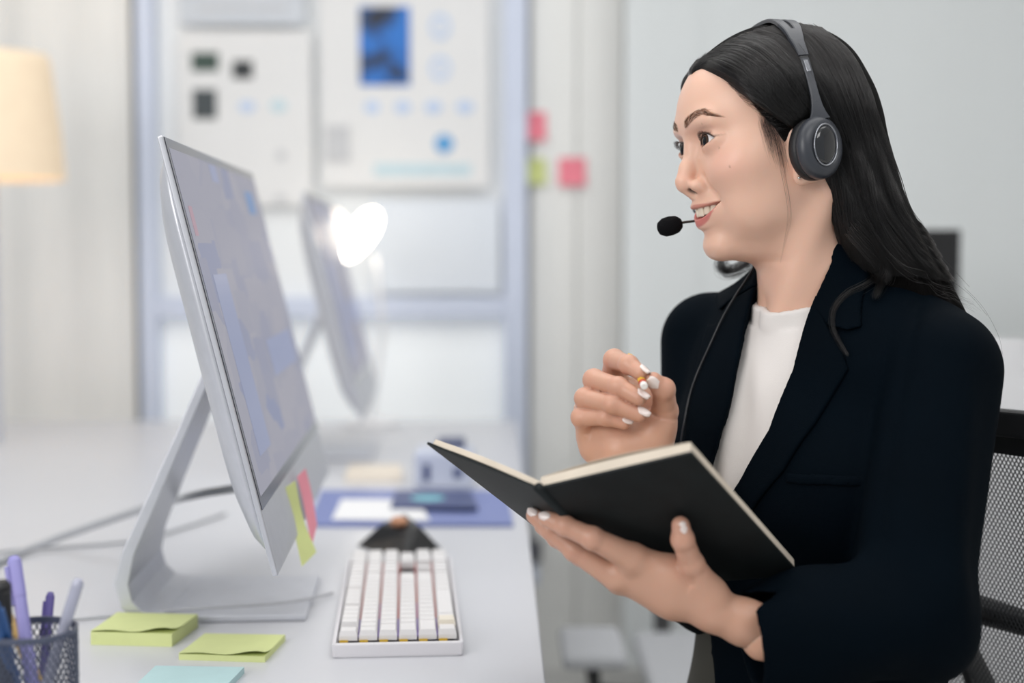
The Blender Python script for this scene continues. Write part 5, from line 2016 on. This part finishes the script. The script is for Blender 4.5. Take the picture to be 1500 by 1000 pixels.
# top strip of denser weave
mb = MB()
rings = []
for y in np.linspace(-hwid + 30, hwid - 30, 24):
    rings.append([TF.w(cback(y, zt - 2) + np.array([4, 0, 0])), TF.w(cback(y, zt - 34) + np.array([4, 0, 0])), TF.w(cback(y, zt - 34)), TF.w(cback(y, zt - 2))])
mb.rings(rings)
chp.append(mb.build('top_band', M_frameb, None))
# woven net: two families of slanting threads
mb = MB()
def inside(y, z):
    return abs(y) < hwid - 12 and zbm + 12 < z < zt - 8
sl = 0.62
pitch_n = 5.0
for fam in (1, -1):
    k0 = int((-hwid - 500 * sl) / pitch_n)
    for k in range(k0, -k0):
        b = k * pitch_n
        seg = []
        for z in np.linspace(zt - 10, zbm + 14, 26):
            y = b + fam * sl * (z - (zt + zbm) / 2)
            if inside(y, z):
                seg.append(TF.w(cback(y, z)))
            elif len(seg) > 1:
                break
        if len(seg) > 2:
            mb.tube(seg, 0.00085, 3)
net = mb.build('back_mesh', M_net, None)
net['kind'] = 'stuff'
chp.append(net)
def tbox(nm, c, d, m, bev=4):
    q = [np.array(c) + np.array(d) * np.array(s) / 2 for s in ((-1, -1, -1), (1, -1, -1), (1, 1, -1), (-1, 1, -1))]
    w_ = [TF.w(p) for p in q]
    return MB().prism(w_, (0, 0, d[2] / 1000)).build(nm, m, None, bevel=bev / 1000)
zfl = (0 - TF.o[2]) * 1000                      # floor in torso millimetres
chp.append(tbox('seat', (30, 0, zfl + 430), (470, 480, 70), M_frameb, 25))
chp.append(MB().tube([TF.w((-185, 0, zbm + 60)), TF.w((-215, 0, zbm - 20)), TF.w((-120, 0, zfl + 400))], 0.024, 12).build('back_post', M_frameb, None, smooth=True))
chp.append(MB().tube([TF.w((20, 0, zfl + 400)), TF.w((20, 0, zfl + 110))], 0.028, 16).build('gas_column', M_alu, None, smooth=True))
for k in range(5):
    a = 2 * math.pi * k / 5 + 0.3
    e = np.array([20 + 290 * math.cos(a), 290 * math.sin(a), zfl + 72])
    chp.append(MB().tube([TF.w((20, 0, zfl + 110)), TF.w(e)], [0.026, 0.016], 10).build('foot', M_frameb, None, smooth=True))
    q = TF.w(e)
    chp.append(MB().lathe([(0.02, -0.022), (0.028, -0.018), (0.028, 0.018), (0.02, 0.022)], 20, Matrix.Translation((q[0], q[1], 0.029)) @ Matrix.Rotation(math.pi / 2, 4, 'X')).build('caster', M_frameb, None))
# lumbar pads and the arm-rest joint at the side of the back
chp.append(MB().tube([TF.w(cback(60, -330) + np.array([-14, 0, 0])), TF.w(cback(150, -335) + np.array([-16, 0, 0])), TF.w(cback(216, -340) + np.array([-8, 0, 0]))], [0.016, 0.013, 0.010], 10).build('lumbar_bar', M_frameb, None, smooth=True))
chp.append(MB().tube([TF.w(cback(-60, -330) + np.array([-14, 0, 0])), TF.w(cback(-150, -335) + np.array([-16, 0, 0])), TF.w(cback(-216, -340) + np.array([-8, 0, 0]))], [0.016, 0.013, 0.010], 10).build('lumbar_bar', M_frameb, None, smooth=True))
chp.append(MB().tube([TF.w(cback(0, -330) + np.array([-40, 0, 0])), TF.w(cback(70, -430) + np.array([-20, 0, 0])), TF.w(cback(120, -500) + np.array([-6, 0, 0]))], [0.02, 0.03, 0.02], 10, flat=0.4).build('back_support', M_frameb, None, smooth=True))
bpy.context.view_layer.update()
for p in chp:
    set_parent_keep(p, chair)

# ------------------------------------------------------------------ white storage behind the desk
M_cab = mat('white_cabinet', rgb(236, 236, 233), rough=0.5, noise=0.012, nscale=6)
M_handle = mat('grey_handle', rgb(80, 82, 94), rough=0.4, metal=0.3)
cx0, cx1 = on_y(777, 500, WY + 0.03)[0], on_y(912, 500, WY + 0.03)[0]
cab = empty('storage_cabinet', 'tall white built-in cupboard carrying the sticky notes', 'cabinet', loc=((cx0 + cx1) / 2, WY + 0.045, 0))
MB().box((0, 0.004, 1.32), (cx1 - cx0, 0.020, 2.60), bev=0.002).build('body', M_cab, cab)
for k in (0, 1):
    MB().box(((k - 0.5) * (cx1 - cx0) / 2, -0.012, 1.32), ((cx1 - cx0) / 2 - 0.004, 0.012, 2.56), bev=0.003).build('door', M_cab, cab)
hp_ = on_y(784, 805, WY + 0.02)
MB().box((hp_[0] - (cx0 + cx1) / 2, -0.030, hp_[2]), (0.030, 0.024, 0.055), bev=0.003).build('handle', M_handle, cab)

cab2 = empty('low_cabinet', 'low white cabinet carrying a black monitor behind the woman', 'cabinet', loc=(1.16, 2.95, 0))
zt2 = on_y(1480, 512, 2.8)[2]
MB().box((0, 0, zt2 / 2), (0.86, 0.40, zt2), bev=0.004).build('body', M_cab, cab2)
for k in range(3):
    MB().box((-0.285 + 0.285 * k, -0.205, zt2 / 2), (0.278, 0.016, zt2 - 0.04), bev=0.003).build('door', M_cab, cab2)

c0, c1 = on_y(1240, 452, 2.85), on_y(1412, 335, 2.85)
bm = empty('black_monitor', 'black monitor standing on the low white cabinet', 'monitor', loc=((c0[0] + c1[0]) / 2, 2.88, zt2))
wm, hm = c1[0] - c0[0], c1[2] - c0[2]
zc0 = c0[2] - zt2
MB().box((0, 0, zc0 + hm / 2), (wm, 0.03, hm), bev=0.004).build('housing', M_blackp, bm)
MB().box((0, -0.0155, zc0 + hm / 2), (wm - 0.02, 0.002, hm - 0.02)).build('screen', M_bezel if False else mat('dark_screen', (0.004, 0.004, 0.005, 1), rough=0.5), bm)
MB().tube([(0, 0.02, 0.008), (0, 0.02, zc0 + hm * 0.4)], 0.016, 12).build('neck', M_blackp, bm)
MB().box((0, 0.01, 0.005), (0.20, 0.14, 0.010), bev=0.003).build('foot', M_blackp, bm)

# white shell chair at the side, partly cut by the frame
wc = on_y(1500, 640, 2.05)
wch = empty('shell_chair', 'white shell chair with a black arm behind the mesh chair', 'chair', loc=(wc[0], 2.05, 0))
rings = []
zs_, ze_ = on_y(1500, 640, 2.05)[2], on_y(1500, 508, 2.05)[2]
for f in np.linspace(0, 1, 10):
    z = 0.48 + (ze_ - 0.48) * f
    wv = 0.235 * (1 - 0.25 * f ** 6) * (1 if f < 0.95 else 0.8)
    ring = []
    for s in (0.0, 0.012):
        row = [(wv * u, 0.10 - 0.07 * (1 - u * u) * -1 - 0.02 + s + 0.05 * f, z) for u in np.linspace(-1, 1, 14)]
        ring += row if s == 0 else row[::-1]
    rings.append(ring)
M_shell = mat('white_shell', rgb(224, 224, 226), rough=0.4, noise=0.01, nscale=8)
MB().rings(rings).build('backrest', M_shell, wch, smooth=False)
MB().box((0, -0.12, 0.46), (0.46, 0.44, 0.04), bev=0.018, seg=3).build('seat', M_shell, wch)
for sx in (-1, 1):
    ap = on_y(1480, 565, 1.95)
    MB().tube([(sx * 0.24, 0.10, 0.50), (sx * 0.25, 0.02, ap[2] - 0.05), (sx * 0.25, -0.10, ap[2]), (sx * 0.25, -0.22, ap[2] - 0.01)], [0.014, 0.018, 0.020, 0.016], 12).build('arm', M_frameb, wch, smooth=True)
    for sy in (-0.3, 0.06):
        MB().tube([(sx * 0.18, sy * 0.8, 0.45), (sx * 0.22, sy, 0.0)], 0.012, 10).build('leg', M_alu, wch)

# grey chair tucked in further along the desk
gc = on_y(900, 938, 2.62)
gch = empty('task_chair', 'grey task chair with a black base further along the desk', 'chair', loc=(0.41, 2.55, 0), rotz=math.pi / 2)
M_gseat = mat('grey_fabric', rgb(180, 182, 186), rough=0.85, noise=0.03, nscale=60, bump=0.1, bscale=600)
zs = 0.405
MB().box((0, 0, zs - 0.018), (0.50, 0.34, 0.036), bev=0.016, seg=4).build('seat', M_gseat, gch)
MB().box((0, -0.01, zs - 0.060), (0.46, 0.32, 0.055), bev=0.01).build('seat_pan', M_frameb, gch)
MB().tube([(0.02, 0, zs - 0.08), (0.02, 0, 0.1)], 0.026, 14).build('gas_column', M_blackp, gch, smooth=True)
MB().tube([(0.15, 0.1, zs - 0.08), (0.33, 0.1, zs - 0.03), (0.36, 0.1, zs + 0.15)], 0.018, 10).build('back_post', M_blackp, gch, smooth=True)
MB().box((0.35, 0.05, zs + 0.28), (0.05, 0.42, 0.36), bev=0.02, seg=3).build('backrest', M_gseat, gch)
for sy in (-1, 1):
    za = on_y(870, 948, 2.45)[2]
    arm = MB().tube([(-0.02, sy * 0.17, zs - 0.05), (-0.02, sy * 0.26, zs - 0.04), (-0.10, sy * 0.27, za - 0.02)], 0.014, 10).build('arm', M_frameb, gch, smooth=True)
    MB().box((-0.10, sy * 0.27, za), (0.20, 0.11, 0.026), bev=0.011, seg=3).build('arm_pad', M_gseat, gch)
for k in range(5):
    a = 2 * math.pi * k / 5
    MB().tube([(0.02, 0, 0.11), (0.02 + 0.28 * math.cos(a), 0.28 * math.sin(a), 0.075)], [0.024, 0.015], 10).build('foot', M_blackp, gch, smooth=True)
    MB().lathe([(0.02, -0.02), (0.027, -0.016), (0.027, 0.016), (0.02, 0.02)], 18, Matrix.Translation((0.02 + 0.28 * math.cos(a), 0.28 * math.sin(a), 0.028)) @ Matrix.Rotation(math.pi / 2, 4, 'X')).build('caster', M_blackp, gch)

# the woman's origin goes to the floor below her seat; her parts stay where they are
pl = TF.w((0, 0, 0))
person.location = (float(pl[0]), float(pl[1]), 0)
for ch in person.children:
    ch.matrix_parent_inverse = Matrix.Translation((-float(pl[0]), -float(pl[1]), 0))
